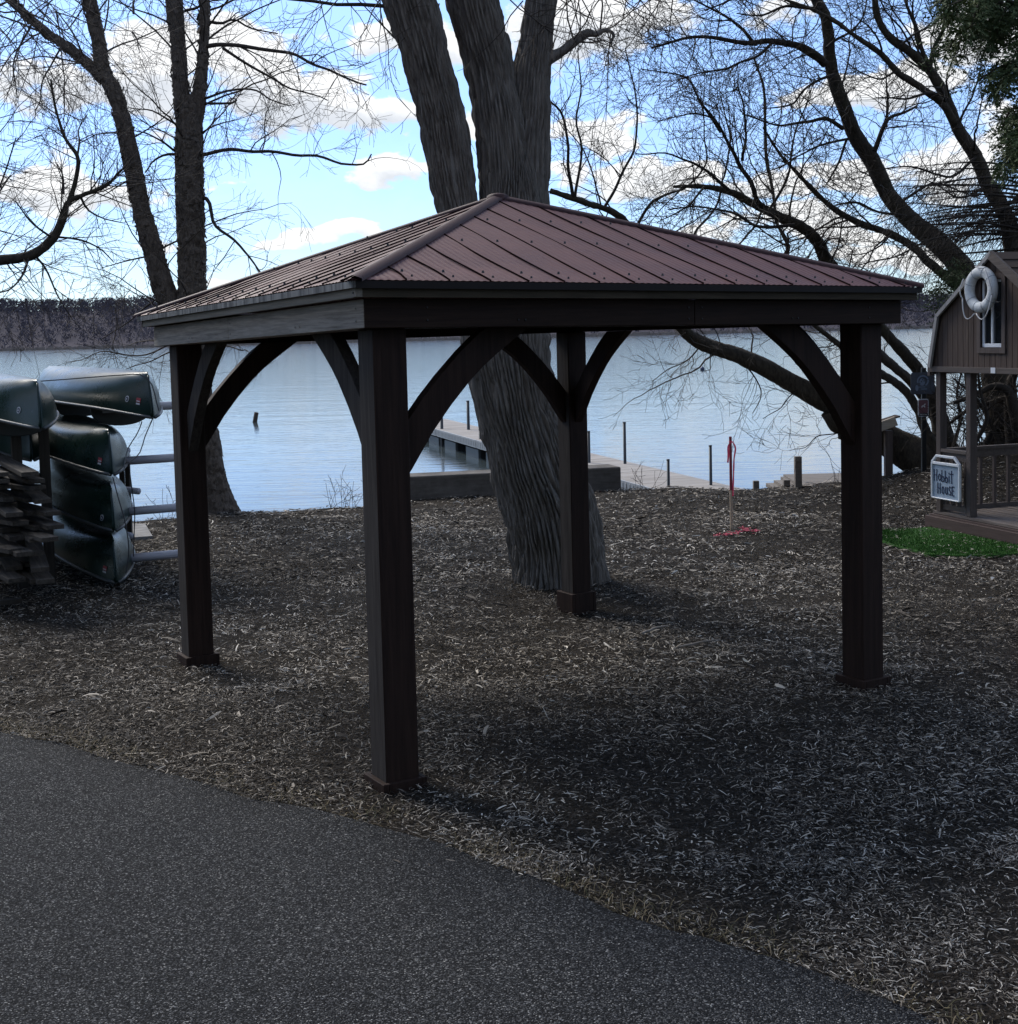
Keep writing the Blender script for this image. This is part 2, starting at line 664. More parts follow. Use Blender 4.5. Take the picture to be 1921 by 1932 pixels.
# asphalt path
mm = M['asphalt'] = mat('worn_asphalt', (.05, .05, .052), .85, spec=.1)
t = NT(mm)
v = t.coord((1, 1, 1))
vo = t.n('ShaderNodeTexVoronoi')
vo.inputs['Scale'].default_value = 200
vo.inputs['Randomness'].default_value = 1
t.l(v, vo.inputs['Vector'])
vs = t.n('ShaderNodeSeparateColor')
t.l(vo.outputs['Color'], vs.inputs[0])
big = t.noise(v, 1.1, 4, .6)
fine = t.noise(v, 240, 3, .6)
c1 = t.ramp(vs.outputs[0], [(.0, (.004, .004, .0042)), (.40, (.012, .012, .0125)), (.66, (.038, .038, .038)), (.88, (.095, .094, .092)), (.965, (.19, .186, .178)), (1.0, (.40, .39, .36))])
c1 = t.mix(1.0, c1, t.ramp(big, [(.3, (1.1, 1.13, 1.2)), (.7, (1.6, 1.62, 1.66))]), 'MULTIPLY')
t.col(t.mix(.25, c1, t.ramp(fine, [(.38, (.004, .004, .004)), (.72, (.055, .055, .054))])))
h = t.math('SUBTRACT', t.math('MULTIPLY', vs.outputs[1], .6), vo.outputs['Distance'])
t.bump(t.math('ADD', h, fine), 1.0, .012)
inner = [(-16, -9), (9, -9), (9, 2.0)]
# strip mesh between the edge and a line behind the camera
n = len(ef)
low = np.stack([ef[:, 0] - .2 * 0, np.full(n, -9.0)], 1)
rows = 24
V = []
for k in range(rows + 1):
    f_ = k / rows
    p = ef * (1 - f_) + low * f_
    zz = np.full(n, .008)
    if k == 0:
        zz[:] = -.02
    if k == 0:
        V.append(np.column_stack([p, zz]))
        V.append(np.column_stack([p - np.array([0, .012]), np.full(n, .006)]))
    else:
        V.append(np.column_stack([p, zz]))
rr = len(V)
V = np.concatenate(V)
i, j = np.meshgrid(np.arange(rr - 1), np.arange(n - 1), indexing='ij')
Q = np.stack([i * n + j, (i + 1) * n + j, (i + 1) * n + j + 1, i * n + j + 1], -1).reshape(-1, 4)
tag(link('asphalt_path', np_mesh('asphalt_path', V, Q, mm)), 'grey asphalt path with pale stone specks', None, None, 'structure')

# lake
mm = M['water'] = mat('lake_water', (.05, .065, .07), .10, spec=.5)
t = NT(mm)
t.b.inputs['IOR'].default_value = 1.33
v1 = t.coord((.55, 2.4, 1))
v2 = t.coord((.10, .34, 1))
v3 = t.coord((2.2, 7.0, 1), (0, 0, .12))
n1 = t.noise(v1, 1.0, 3, .5, .3)
n2 = t.noise(v2, 1.0, 3, .5)
n3 = t.noise(v3, 1.0, 2, .5)
h = t.math('ADD', t.math('ADD', t.math('MULTIPLY', n1, .6), t.math('MULTIPLY', n2, 1.2)), t.math('MULTIPLY', n3, .18))
t.bump(h, .33, .06)
V = [(-4000, 12, WATER), (4000, 12, WATER), (4000, 4500, WATER), (-4000, 4500, WATER)]
tag(link('lake', np_mesh('lake', V, [(0, 1, 2, 3)], mm)), 'calm pale blue lake with small ripples', None, None, 'structure')

# ------------------------------------------------------------------ far shore
def hill_h(x):
    x = np.asarray(x, float)
    h = 56 + 4 * np.sin(x / 210 + 1) + 3 * np.sin(x / 77)
    h = h - 24 * smooth(-60, 420, x) + 6 * np.sin(x / 150) * smooth(200, 500, x)
    return h


xs = np.linspace(-2600, 2600, 160)
ys = np.linspace(1495, 2300, 30)
X, Yg = np.meshgrid(xs, ys)
Z = WATER - 2 + (hill_h(X) + 2) * smooth(1500, 1800, Yg) + 3 * smooth(1496, 1502, Yg)
V = np.stack([X, Yg, Z], -1).reshape(-1, 3)
i, j = np.meshgrid(np.arange(29), np.arange(159), indexing='ij')
Q = np.stack([i * 160 + j, i * 160 + j + 1, (i + 1) * 160 + j + 1, (i + 1) * 160 + j], -1).reshape(-1, 4)
mm = M['hill'] = mat('far_leaf_litter', (.055, .05, .06), .95, spec=.05)
tag(link('far_hill', np_mesh('far_hill', V, Q, mm, True)), 'low wooded hill across the lake', None, None, 'structure')

VV, FF, TT = [], [], []
nv = 0
cnt = 8500
tx = rng.uniform(-1000, 1250, cnt)
ty = np.where(rng.random(cnt) < .35, rng.uniform(1740, 1860, cnt), 1500 + 330 * rng.random(cnt) ** .62)
tz = WATER - 2 + (hill_h(tx) + 2) * smooth(1500, 1800, ty) + 3 * smooth(1496, 1502, ty)
th = rng.uniform(14, 20, cnt) * np.where(ty < 1512, .75, 1)
for k in range(cnt):
    H = th[k]
    nb = 24
    a = rng.uniform(0, 2 * math.pi, nb)
    rr_ = np.sqrt(rng.random(nb))
    hz = rng.uniform(-1, 1, nb)
    ex = rr_ * np.sqrt(np.clip(1 - hz ** 2, .05, 1)) * .27 * H
    c0 = np.column_stack([tx[k] + ex * np.cos(a), ty[k] + ex * np.sin(a), tz[k] + H * (.44 + .48 * hz)])
    c0[:4] = np.column_stack([tx[k] + 0 * a, ty[k] + 0 * a, tz[k] + H * .2 + 0 * a])[:4]
    l_ = rng.uniform(.07, .15, nb) * H
    dv_ = np.column_stack([np.cos(a) * .7, np.sin(a) * .4, rng.uniform(.3, 1.1, nb)])
    w = rng.uniform(.3, .8, nb)
    sv_ = np.column_stack([np.sin(rng.uniform(.6, 2.5, nb)), 0 * w, rng.normal(0, .5, nb)]) * w[:, None]
    b0, tp = c0 - dv_ * l_[:, None], c0 + dv_ * l_[:, None]
    md, md2 = c0 + sv_, c0 - sv_
    VV.append(np.stack([b0, md, tp, md2], 1).reshape(-1, 3))
    FF.append(np.arange(nb * 4).reshape(-1, 4) + nv)
    TT.append(np.full(nb * 4, rng.random()))
    nv += nb * 4
mm = M['far_wood'] = mat('far_bare_trees', (.07, .06, .065), .95, spec=.05)
t = NT(mm)
q = t.n('ShaderNodeAttribute', attribute_name='tone')
t.col(t.ramp(q.outputs['Fac'], [(0, (.05, .047, .062)), (.7, (.088, .08, .096)), (1, (.12, .105, .11))]))
tag(link('far_woods', np_mesh('far_woods', np.concatenate(VV), np.concatenate(FF), mm, False, {'tone': np.concatenate(TT)})),
    'dark purple grey belt of bare woods on the far shore', 'woods', None, 'stuff')
# pale reeds along the far waterline
n = 2600
rx = rng.uniform(-1000, 1250, n)
ry = rng.uniform(1485, 1497, n)
rh = rng.uniform(1.6, 4.4, n)
rw = rng.uniform(1, 3.0, n)
b = np.column_stack([rx - rw, ry, np.full(n, WATER - .2)])
c = np.column_stack([rx + rw, ry, np.full(n, WATER - .2)])
d_ = np.column_stack([rx + rw * .6, ry + .5, WATER + rh])
e_ = np.column_stack([rx - rw * .6, ry + .5, WATER + rh * rng.uniform(.7, 1, n)])
V = np.stack([b, c, d_, e_], 1).reshape(-1, 3)
mm = mat('dry_reeds', (.17, .145, .13), .95, spec=.05)
tag(link('reeds', np_mesh('reeds', V, np.arange(4 * n).reshape(-1, 4), mm)), 'pale strip of dry reeds on the far waterline', 'reeds', None, 'stuff')

# unseen evergreens added behind the viewer to block skylight on surfaces facing this way
n = 26000
wx = rng.uniform(-34, 34, n)
wz = 15 * rng.random(n) ** .8
crown = np.abs(((wx + 100) % 5.2) - 2.6) / 2.6
ok = wz < 15.5 - 5 * crown ** 1.5
wx, wz = wx[ok], wz[ok]
n = len(wx)
wy = -15 - .012 * wx ** 2 * 0 + rng.normal(0, 1.1, n) * (1.15 - wz / 16)
c_ = np.column_stack([wx, wy, wz])
u_ = rng.normal(0, 1, (n, 3))
u_ /= np.linalg.norm(u_, axis=1, keepdims=True)
v_ = np.cross(u_, rng.normal(0, 1, (n, 3)))
v_ /= np.linalg.norm(v_, axis=1, keepdims=True)
V = np.stack([c_ - u_ * .34, c_ - v_ * .16, c_ + u_ * .34, c_ + v_ * .16], 1).reshape(-1, 3)
tag(link('woods', np_mesh('woods', V, np.arange(4 * n).reshape(-1, 4), mat('evergreen_needles', (.03, .045, .022), .8, spec=.2))),
    'unseen evergreen woods added behind the viewer to block the sky', 'woods', None, 'stuff')

n = 16000  # unseen shore trees, added so the canoe hulls mirror something dark
f_ = rng.random(n)
wx = -12.5 - 30 * f_ + rng.normal(0, 1.2, n)
wy = 14 + 44 * f_ + rng.normal(0, 1.2, n)
wz = -1 + 8.5 * rng.random(n) ** .85 * (.75 + .25 * np.sin(f_ * 40))
c_ = np.column_stack([wx, wy, wz])
u_ = rng.normal(0, 1, (n, 3))
u_ /= np.linalg.norm(u_, axis=1, keepdims=True)
v_ = np.cross(u_, rng.normal(0, 1, (n, 3)))
v_ /= np.linalg.norm(v_, axis=1, keepdims=True)
V = np.stack([c_ - u_ * .34, c_ - v_ * .16, c_ + u_ * .34, c_ + v_ * .16], 1).reshape(-1, 3)
tag(link('unseen_shore_woods', np_mesh('unseen_shore_woods', V, np.arange(4 * n).reshape(-1, 4), D.materials['evergreen_needles'])),
    'unseen dark woods added along the near shore beyond the left edge', 'woods', None, 'stuff')

# ------------------------------------------------------------------ mulch chips
def chips(n, y0, y1, x0, x1, lmul, name_seed, keep=1.0, pred=None, lmax=.085):
    r = np.random.default_rng(name_seed)
    y = y0 + (y1 - y0) * r.random(n)
    hw = .43 * y + .5
    x = (r.random(n) * 2 - 1) * hw
    ok = (x > x0) & (x < x1)
    stray = r.random(n) < .02 * np.exp(-np.clip(edge_y(x) - y, 0, 9) / .12)
    near_edge = (y > edge_y(x) - .05 * r.random(n) ** 2)
    ok &= (~on_path(x, y)) | near_edge | (stray & (y > edge_y(x) - .5))
    ok &= (y < shore_y(x) + .8)
    dn = vnoise(np.stack([x * 2.3, y * 1.8, x * 0 + 21], 1)) * .6 + vnoise(np.stack([x * 6.5, y * 5, x * 0 + 5], 1)) * .4
    ok &= r.random(n) < .35 + .9 * smooth(.3, .6, dn)
    stray2 = r.random(n)
    if pred is not None:
        ok &= pred(x, y, r)
    return x[ok], y[ok], r


CV, CF, CT = [], [], []
cbase = 0


def add_chips(x, y, r, lmin, lmax, wmin, wmax, lift=.012):
    global cbase
    n = len(x)
    z = gz(x, y) + r.random(n) ** 1.6 * lift + np.where(on_path(x, y), .012, 0)
    ln = lmin + (lmax - lmin) * r.random(n) ** 3.0
    w = wmin + (wmax - wmin) * r.random(n) ** 2.0
    az = r.uniform(0, 2 * math.pi, n)
    tilt = r.normal(0, .2, n)
    rollv = r.normal(0, .5, n)
    bend = r.normal(0, .28, n)
    sag = np.abs(r.normal(0, .12, n)) * ln
    dx, dy = np.cos(az), np.sin(az)
    d = np.stack([dx * np.cos(tilt), dy * np.cos(tilt), np.sin(tilt)], 1)
    s = np.stack([-dy, dx, np.zeros(n)], 1)
    up = np.stack([np.zeros(n), np.zeros(n), np.ones(n)], 1)
    s2 = s * np.cos(rollv)[:, None] + up * np.sin(rollv)[:, None]
    c = np.stack([x, y, z], 1)
    P = []
    for k, tt in enumerate((-.5, -.17, .2, .5)):
        cen = c + d * (ln * tt)[:, None] + s * (bend * ln * (tt * tt - .12) * 1.6)[:, None] + up * (sag * (.25 - tt * tt) * 2)[:, None]
        ww = w * (.55 if k in (0, 3) else 1.0) * (.85 + .3 * r.random(n))
        P += [cen - s2 * (ww / 2)[:, None], cen + s2 * (ww / 2)[:, None]]
    V = np.stack(P, 1).reshape(-1, 3)
    b = np.arange(n)[:, None] * 8 + cbase
    Q = np.concatenate([b + np.array([2 * k, 2 * k + 2, 2 * k + 3, 2 * k + 1]) for k in range(3)], 0)
    CV.append(V)
    CF.append(Q)
    # each chip's own wood tone, with drifts of newer and older mulch
    pt = vnoise(np.stack([x * .9, y * .7, x * 0 + 3], 1))
    tone = np.clip(r.random(n) ** 1.7 * .9 + (pt - .5) * .35, 0, 1)
    CT.append(np.repeat(tone, 8))
    cbase += n * 8


for (n, a, b_, l0, l1, w0_, w1_) in ((110000, 3.3, 5.2, .009, .050, .0014, .0056), (150000, 5.0, 8.2, .011, .064, .0019, .0072),
                                     (110000, 8.0, 12.5, .013, .075, .0024, .0095), (62000, 12.0, 17, .022, .11, .0045, .015), (46000, 16.5, 23.5, .028, .13, .006, .02)):
    x, y, r = chips(n, a, b_, -30, 30, 1, int(a * 100))
    add_chips(x, y, r, l0, l1, w0_, w1_)
# bigger shreds
x, y, r = chips(1500, 6.0, 20, -30, 30, 1, 77)
add_chips(x, y, r, .06, .19, .006, .024, .02)
mm = M['chips'] = mat('shredded_wood_chips', (.1, .08, .06), .8, spec=.25)
t = NT(mm)
q = t.n('ShaderNodeAttribute', attribute_name='tone')
t.col(t.ramp(q.outputs['Fac'], [(0, (.018, .015, .012)), (.27, (.062, .051, .041)), (.52, (.19, .162, .128)), (.80, (.43, .385, .32)), (1, (.72, .67, .59))]))
tag(link('wood_chips', np_mesh('wood_chips', np.concatenate(CV), np.concatenate(CF), mm, False, {'tone': np.concatenate(CT)})),
    'shredded brown wood chip mulch covering the ground', 'mulch', None, 'stuff')

# dry grass along the path edge
n = 3600
r = rng
gx = r.uniform(-3.2, 2.6, n)
off = np.abs(r.normal(.06, .10, n))
gy = edge_y(gx) + off
clump = vnoise(np.stack([gx * 2.2, gy * 2.2, gx * 0 + 9], 1))
ok = clump + r.normal(0, .08, n) > .52
gx, gy = gx[ok], gy[ok]
n = len(gx)
g0 = np.stack([gx, gy, gz(gx, gy) - .01], 1)
az = r.uniform(0, 6.28, n)
ln = r.uniform(.02, .075, n)
lean = r.uniform(.3, 1.3, n)
d1 = np.stack([np.cos(az) * np.sin(lean), np.sin(az) * np.sin(lean), np.cos(lean)], 1)
sd_ = np.stack([-np.sin(az), np.cos(az), 0 * az], 1) * .0018
p1 = g0 + d1 * (ln * .55)[:, None]
d2 = d1.copy()
d2[:, 2] -= .6
p2 = p1 + d2 * (ln * .55)[:, None]
V = np.stack([g0 - sd_, g0 + sd_, p1 + sd_, p1 - sd_, p2 + sd_ * .3, p2 - sd_ * .3], 1).reshape(-1, 3)
b = np.arange(n)[:, None] * 6
Q = np.concatenate([b + np.array([0, 1, 2, 3]), b + np.array([3, 2, 4, 5])])
mm = mat('dry_grass', (.12, .11, .05), .8, spec=.2)
t = NT(mm)
q = t.n('ShaderNodeAttribute', attribute_name='tone')
t.col(t.ramp(q.outputs['Fac'], [(0, (.05, .05, .022)), (.5, (.11, .085, .045)), (1, (.24, .19, .12))]))
tag(link('dry_grass', np_mesh('dry_grass', V, Q, mm, False, {'tone': np.repeat(r.random(n), 6)})), 'thin dry grass growing along the path edge', 'grass', None, 'stuff')

# ------------------------------------------------------------------ gazebo
GX, GY = -.5977, 6.1659
SX, SY = 3.1572, 3.1419
cw, sw = math.cos(YAW), math.sin(YAW)


def G(lx, ly, z):
    """gazebo frame: lx along the front, ly along the left side; it stands a little out of true"""
    return np.array([GX + cw * lx - sw * ly, GY + sw * lx + cw * ly, z - .0089 * lx - .0181 * ly + .0055 * lx * ly])


gaz = empty('gazebo', tuple(G(SX / 2, SY / 2, 0)), 'square wooden gazebo with dark brown posts and hipped brown metal roof', 'gazebo')
PW, HT, HB, OV = .1749, 2.1951, .1347, .1653
BOFF = {(0, 0): -.039, (1, 0): -.015, (0, 1): -.011, (1, 1): .01}


def lbox(mb, x0, x1, y0, y1, z0, z1, mi=0):
    mb.hexa([G(x0, y0, z0), G(x1, y0, z0), G(x1, y1, z0), G(x0, y1, z0), G(x0, y0, z1), G(x1, y0, z1), G(x1, y1, z1), G(x0, y1, z1)], mi)


for (ix, iy), bo in BOFF.items():
    px, py = ix * SX, iy * SY
    h = PW / 2
    b = MB()
    lbox(b, px - h, px + h, py - h, py + h, -.2, HT)
    post = b.build('post', [M['stain_up'], M['weather_lit_up']], gaz, bevel=.006)
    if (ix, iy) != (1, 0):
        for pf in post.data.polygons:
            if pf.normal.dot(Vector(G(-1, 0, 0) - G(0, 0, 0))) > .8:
                pf.material_index = 1  # left faces get the copy with side light in its colour
    b = MB()
    q = h + .0293
    zt = .0745 + bo
    lbox(b, px - q, px - h - .001, py - q, py + q, -.2, zt)
    lbox(b, px + h + .001, px + q, py - q, py + q, -.2, zt)
    lbox(b, px - h - .001, px + h + .001, py - q, py - h - .001, -.2, zt)
    lbox(b, px - h - .001, px + h + .001, py + h + .001, py + q, -.2, zt)
    b.build('plinth', M['stain_up'], post, bevel=.003)


def screw(b, p, nrm, r=.009):
    p = np.asarray(p)
    nrm = np.asarray(nrm) / np.linalg.norm(nrm)
    b.tube([p - nrm * .003, p + nrm * .004], [r, r * .8], 8, 1)


nf = G(0, -1, 0) - G(0, 0, 0)
nl = G(-1, 0, 0) - G(0, 0, 0)
BT = .155
for side in range(4):
    b = MB()
    if side == 0:       # front
        lbox(b, -OV + .003, SX / 2 + .18, -OV, -OV + BT, HT, HT + HB)
        lbox(b, SX / 2 + .183, SX + OV, -OV, -OV + BT, HT, HT + HB)
        for lx in (.16, .66, .70, SX / 2 + .14, SX / 2 + .23, SX - .70, SX - .66, SX - .1):
            for zz in (.035, .095):
                if lx in (.66, .70, SX - .70, SX - .66) and zz > .05:
                    continue
                screw(b, G(lx, -OV, HT + zz), nf)
        b.build('beam', [M['stain'], M['hardware']], gaz, bevel=.004)
    elif side == 1:     # back
        lbox(b, -OV + .002, SX + OV, SY + OV - BT, SY + OV, HT, HT + HB)
        b.build('beam', [M['stain'], M['hardware']], gaz, bevel=.004)
    elif side == 2:     # left
        lbox(b, -OV, -OV + BT, -OV + .003, SY / 2 + .17, HT + .001, HT + HB - .001)
        lbox(b, -OV, -OV + BT, SY / 2 + .174, SY + OV + .003, HT + .001, HT + HB - .001)
        for ly in (-.08, .62, .68, SY / 2 + .13, SY - .70, SY - .64, SY + .02):
            for zz in (.035, .095):
                if ly in (.62, .68, SY - .70, SY - .64) and zz > .05:
                    continue
                screw(b, G(-OV, ly, HT + zz), nl)
        o = b.build('beam', [M['weather_lit'], M['hardware']], gaz, bevel=.004)
        o['label'] = 'weathered grey beam, side light put into its colour'
    else:
        lbox(b, SX + OV - BT, SX + OV + .003, -OV + BT + .002, SY + OV - BT - .002, HT + .001, HT + HB - .001)
        b.build('beam', [M['stain'], M['hardware']], gaz, bevel=.004)

lowc = [(.085, 1.47), (.127, 1.525), (.243, 1.696), (.347, 1.822), (.459, 1.94), (.534, 2.007), (.616, 2.069), (.70, 2.128), (.80, HT)]
upc = [(.55, HT), (.484, 2.148), (.409, 2.084), (.293, 1.971), (.2, 1.87), (.117, 1.769), (.085, 1.728)]
prof = lowc + upc
for (ix, iy) in BOFF:
    px, py = ix * SX, iy * SY
    sgx, sgy = (1, -1)[ix], (1, -1)[iy]
    for ax in (0, 1):
        b = MB()
        th_ = .034
        if ax == 0:
            yc = py + sgy * .0
            pl = [G(px + sgx * s, yc - th_, z) for s, z in prof]
            b.prism(pl, G(px, yc + th_, 1) - G(px, yc - th_, 1))
            fx = lambda s, z: G(px + sgx * s, yc - th_, z)
            nn = nf
        else:
            xc = px
            pl = [G(xc - th_, py + sgy * s, z) for s, z in prof]
            b.prism(pl, G(xc + th_, py, 1) - G(xc - th_, py, 1))
            fx = lambda s, z: G(xc - th_, py + sgy * s, z)
            nn = nl
        for s, z in ((.112, 1.57), (.108, 1.66)):
            screw(b, fx(s, z), nn, .006)
        mt_ = M['weather_lit_up'] if (ax == 1 and ix == 0) else M['stain_up']  # left braces: wear and side light share one lighter colour
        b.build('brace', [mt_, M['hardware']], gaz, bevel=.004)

# fascia boards and flashing
RO, ZR, ZP = .2514, 2.4102, 3.06
for side in range(4):
    b, c = MB(), MB()
    fi, fo = RO - .055, RO - .022
    z0, z1 = HT + HB + .003, ZR - .037
    if side == 0:
        lbox(b, -fo, SX + fo, -fo, -fi, z0, z1)
        lbox(c, -RO + .012, SX + RO, -RO, -RO + .012, ZR - .038, ZR - .004)
        b.build('fascia', M['fascia'], gaz)
        c.build('flashing', M['flash'], gaz)
    elif side == 1:
        lbox(b, -fo, SX + fo, SY + fi, SY + fo, z0, z1)
        lbox(c, -RO + .012, SX + RO, SY + RO - .012, SY + RO, ZR - .038, ZR - .004)
        b.build('fascia', M['fascia'], gaz)
        c.build('flashing', M['flash'], gaz)
    elif side == 2:
        lbox(b, -fo, -fi, -fi + .001, SY + fi - .001, z0, z1)
        lbox(b, -fo - .004, -fo + .03, -fo - .004, -fi, z0 + .001, z1 - .001)
        screw(b, G(-fo - .004, -fo + .02, z0 + .02), nl, .006)
        lbox(c, -RO - .001, -RO + .011, -RO - .001, SY + RO, ZR - .037, ZR - .006)
        o = b.build('fascia', [M['fascia_lit_side'], M['hardware']], gaz)
        c.build('flashing', M['flash_side'], gaz)['label'] = 'rust streaked grey metal edging'
    else:
        lbox(b, SX + fi, SX + fo, -fi + .001, SY + fi - .001, z0, z1)
        lbox(c, SX + RO - .011, SX + RO + .001, -RO + .013, SY + RO - .013, ZR - .037, ZR - .006)
        b.build('fascia', M['fascia'], gaz)
        c.build('flashing', M['flash'], gaz)

# roof panels: corrugated sheet with seams every panel width
CXl, CYl = SX / 2, SY / 2
HW = SX / 2 + RO
HD = SY / 2 + RO


def roof_pt(side, u, t_, h):
    """u across the eave (-1..1 in metres from the middle), t_ 0 at eave .. 1 at peak"""
    e = HW if side in (0, 1) else HD
    dp = HD if side in (0, 1) else HW
    z = ZR + (ZP - ZR) * t_ + h
    a = dp * (1 - t_)
    if side == 0: return G(CXl + u, CYl - a, z)
    if side == 1: return G(CXl - u, CYl + a, z)
    if side == 2: return G(CXl - a, CYl - u, z)
    return G(CXl + a, CYl + u, z)


SEAM = .2155
for side in range(4):
    e = (HW if side in (0, 1) else HD) + .004
    V, Q, FM = [], [], []
    us = [-e]
    # columns: fine corrugation
    nc = 620
    cols = np.linspace(-e, e, nc + 1)
    for k, u in enumerate(cols):
        tmax = max(0.0, 1 - abs(u) / e)
        ph = ((u + 10 * SEAM + .05) % SEAM) / SEAM
        hh = .0013 * math.sin(2 * math.pi * u / .0387)
        dseam = min(ph, 1 - ph) * SEAM
        hh += 0
        dip = .0
        for tt in (0.0, .25, .5, .75, 1.0):
            # the thin sheet oil-cans slightly
            dip = .004 * math.sin(u * 3.1 + tt * 5)
            V.append(roof_pt(side, u, tt * tmax, hh + dip * (1 if 0 < tt < 1 else 0)))
    for k in range(nc):
        for q in range(4):
            a = k * 5 + q
            Q.append((a, a + 5, a + 6, a + 1))
    o = link('roof_panel', np_mesh('roof_panel', np.array(V), np.array(Q), M['roof'], False), gaz)
    # seam overlap ribs and screws are one fastening pattern per panel
    b = MB()
    k0 = int(-e / SEAM) - 1
    for k in range(k0, -k0 + 1):
        u = k * SEAM - .05
        if abs(u) > e - .05:
            continue
        tm = 1 - abs(u) / e
        P = [roof_pt(side, u + .010 * math.sin(f_ * 5 + k), tm * f_, .0035) for f_ in np.linspace(0, 1, 16)]
        b.tube(P, .0046, 6, 0)
        for tt in (.035, .36, .62):
            if tt < tm - .03:
                p = roof_pt(side, u + .004, tt, .02)
                b.tube([p, p + np.array([0, 0, .012])], [.0075, .005], 7, 1)
        p = roof_pt(side, u + .03, .008, .012)
        if abs(u) < e - .08:
            b.tube([p, p + np.array([0, 0, .010])], [.006, .0045], 7, 1)
    b.build('roof_seams', [M['seam'], M['hardware']], o)
# hip caps
for sxh in (-1, 1):
    for syh in (-1, 1):
        pts = []
        for f_ in np.linspace(0, .985, 12):
            pts.append((CXl + sxh * (HW + .006) * (1 - f_), CYl + syh * (HD + .006) * (1 - f_), ZR + (ZP - ZR) * f_))
        V, Q = [], []
        # V profile, 7 points across
        for (x_, y_, z_) in pts:
            tx_, ty_ = -syh * HD, sxh * HW
            l_ = math.hypot(tx_, ty_)
            tx_, ty_ = tx_ / l_, ty_ / l_
            for wv, hv in ((-.048, -.010), (-.045, .003), (-.017, .014), (0, .019), (.017, .014), (.045, .003), (.048, -.010)):
                V.append(G(x_ + tx_ * wv, y_ + ty_ * wv, z_ + hv))
        for k in range(len(pts) - 1):
            for q in range(6):
                a = k * 7 + q
                Q.append((a, a + 1, a + 8, a + 7))
        link('hip_cap', np_mesh('hip_cap', np.array(V), np.array(Q), M['cap'], True), gaz)
b = MB()
ring = [(.075, -.02), (.07, .010), (.04, .022), (.0, .028)]
V = []
for k in range(8):
    a = k * math.pi / 4
    for rr_, hh in ring[:3]:
        V.append(G(CXl + rr_ * math.cos(a), CYl + rr_ * math.sin(a), ZP + hh))
V.append(G(CXl, CYl, ZP + .028))
F_ = []
for k in range(8):
    a, c_ = k * 3, ((k + 1) % 8) * 3
    F_ += [(a, c_, c_ + 1, a + 1), (a + 1, c_ + 1, c_ + 2, a + 2), (a + 2, c_ + 2, 24)]
b.add(V, F_)
b.build('peak_cap', M['cap'], gaz, True)
# rafters and soffit seen from underneath
for k in range(8):
    a = k * math.pi / 4 + math.pi / 4 * 0
    dx, dy = [(1, 0), (1, 1), (0, 1), (-1, 1), (-1, 0), (-1, -1), (0, -1), (1, -1)][k]
    p0 = G(CXl + dx * (HW - .06), CYl + dy * (HD - .06), ZR - .005 - .03)
    p1 = G(CXl + dx * .05, CYl + dy * .05, ZP - .06)
    b = MB()
    b.bar(p0, p1, .045, .06)
    b.build('rafter', M['stain'], gaz)

# ------------------------------------------------------------------ trees
class Tubes:
    """many tubes of different side counts in one mesh, built fast"""
    def __init__(s):
        s.V, s.Q, s.n = [], [], 0

    def add(s, P, R, sides):
        V, Q = tube_np(np.asarray(P, float), np.asarray(R, float), sides)
        s.V.append(V)
        s.Q.append(Q + s.n)
        s.n += len(V)

    def raw(s, V, Q):
        s.V.append(V)
        s.Q.append(Q + s.n)
        s.n += len(V)

    def build(s, name, mt, parent=None, smooth_=True):
        return link(name, np_mesh(name, np.concatenate(s.V), np.concatenate(s.Q), mt, smooth_), parent)


def unit(v):
    return v / (np.linalg.norm(v) + 1e-12)


def grow(T, p, d, length, r, lvl, rs, C):
    """one branch and, recursively, what grows on it"""
    seg = C['seg'][lvl]
    n = max(3, int(length / seg))
    P, R = [p], [r]
    d = unit(d)
    up = np.array([0, 0, 1.0])
    for k in range(n):
        f = (k + 1) / n
        d = unit(d + rs.normal(0, C['wig'][lvl], 3) + up * C['trop'][lvl] * (seg / .2) * .2)
        p = p + d * (length / n)
        P.append(p)
        R.append(max(C['rmin'], r * (1 - .8 * f)))
    T.add(P, R, 3 if r < .012 else (5 if r < .03 else 8))
    if lvl + 1 >= len(C['seg']):
        return
    nch = rs.poisson(C['dens'][lvl] * length) if C['dens'][lvl] * length < 40 else 40
    for _ in range(nch):
        t = rs.uniform(C.get('t0', .18), 1.0)
        k = min(n - 1, int(t * n))
        q = P[k] + (P[k + 1] - P[k]) * (t * n - k)
        ax = unit(P[k + 1] - P[k])
        o = unit(np.cross(ax, rs.normal(0, 1, 3)))
        a = rs.uniform(*C['ang'])
        nd = ax * math.cos(a) + o * math.sin(a)
        nl_ = length * rs.uniform(*C['lr']) * (1.1 - .55 * t)
        if nl_ < seg * 1.2:
            continue
        grow(T, q, nd, nl_, max(C['rmin'], R[k] * rs.uniform(.35, .6)), lvl + 1, rs, C)


def along(T, P, R, n, lens, rs, C, lvl=0, t0=.1, t1=1.0, side=None, bias=None):
    """side branches along a limb"""
    P = np.asarray(P)
    for _ in range(n):
        t = rs.uniform(t0, t1) * (len(P) - 1.001)
        k = int(t)
        q = P[k] + (P[k + 1] - P[k]) * (t - k)
        ax = unit(P[k + 1] - P[k])
        v = rs.normal(0, 1, 3)
        if side is not None:
            v = v * .7 + np.asarray(side)
        o = v - ax * v.dot(ax)
        o = unit(o)
        a = rs.uniform(.6, 1.25)
        d = ax * math.cos(a) + o * math.sin(a)
        if bias is not None:
            d = unit(d + np.asarray(bias))
        l_ = rs.uniform(*lens)
        r_ = min(R[k] * .5, .003 + l_ * .0062)
        grow(T, q, d, l_, r_, lvl, rs, C)


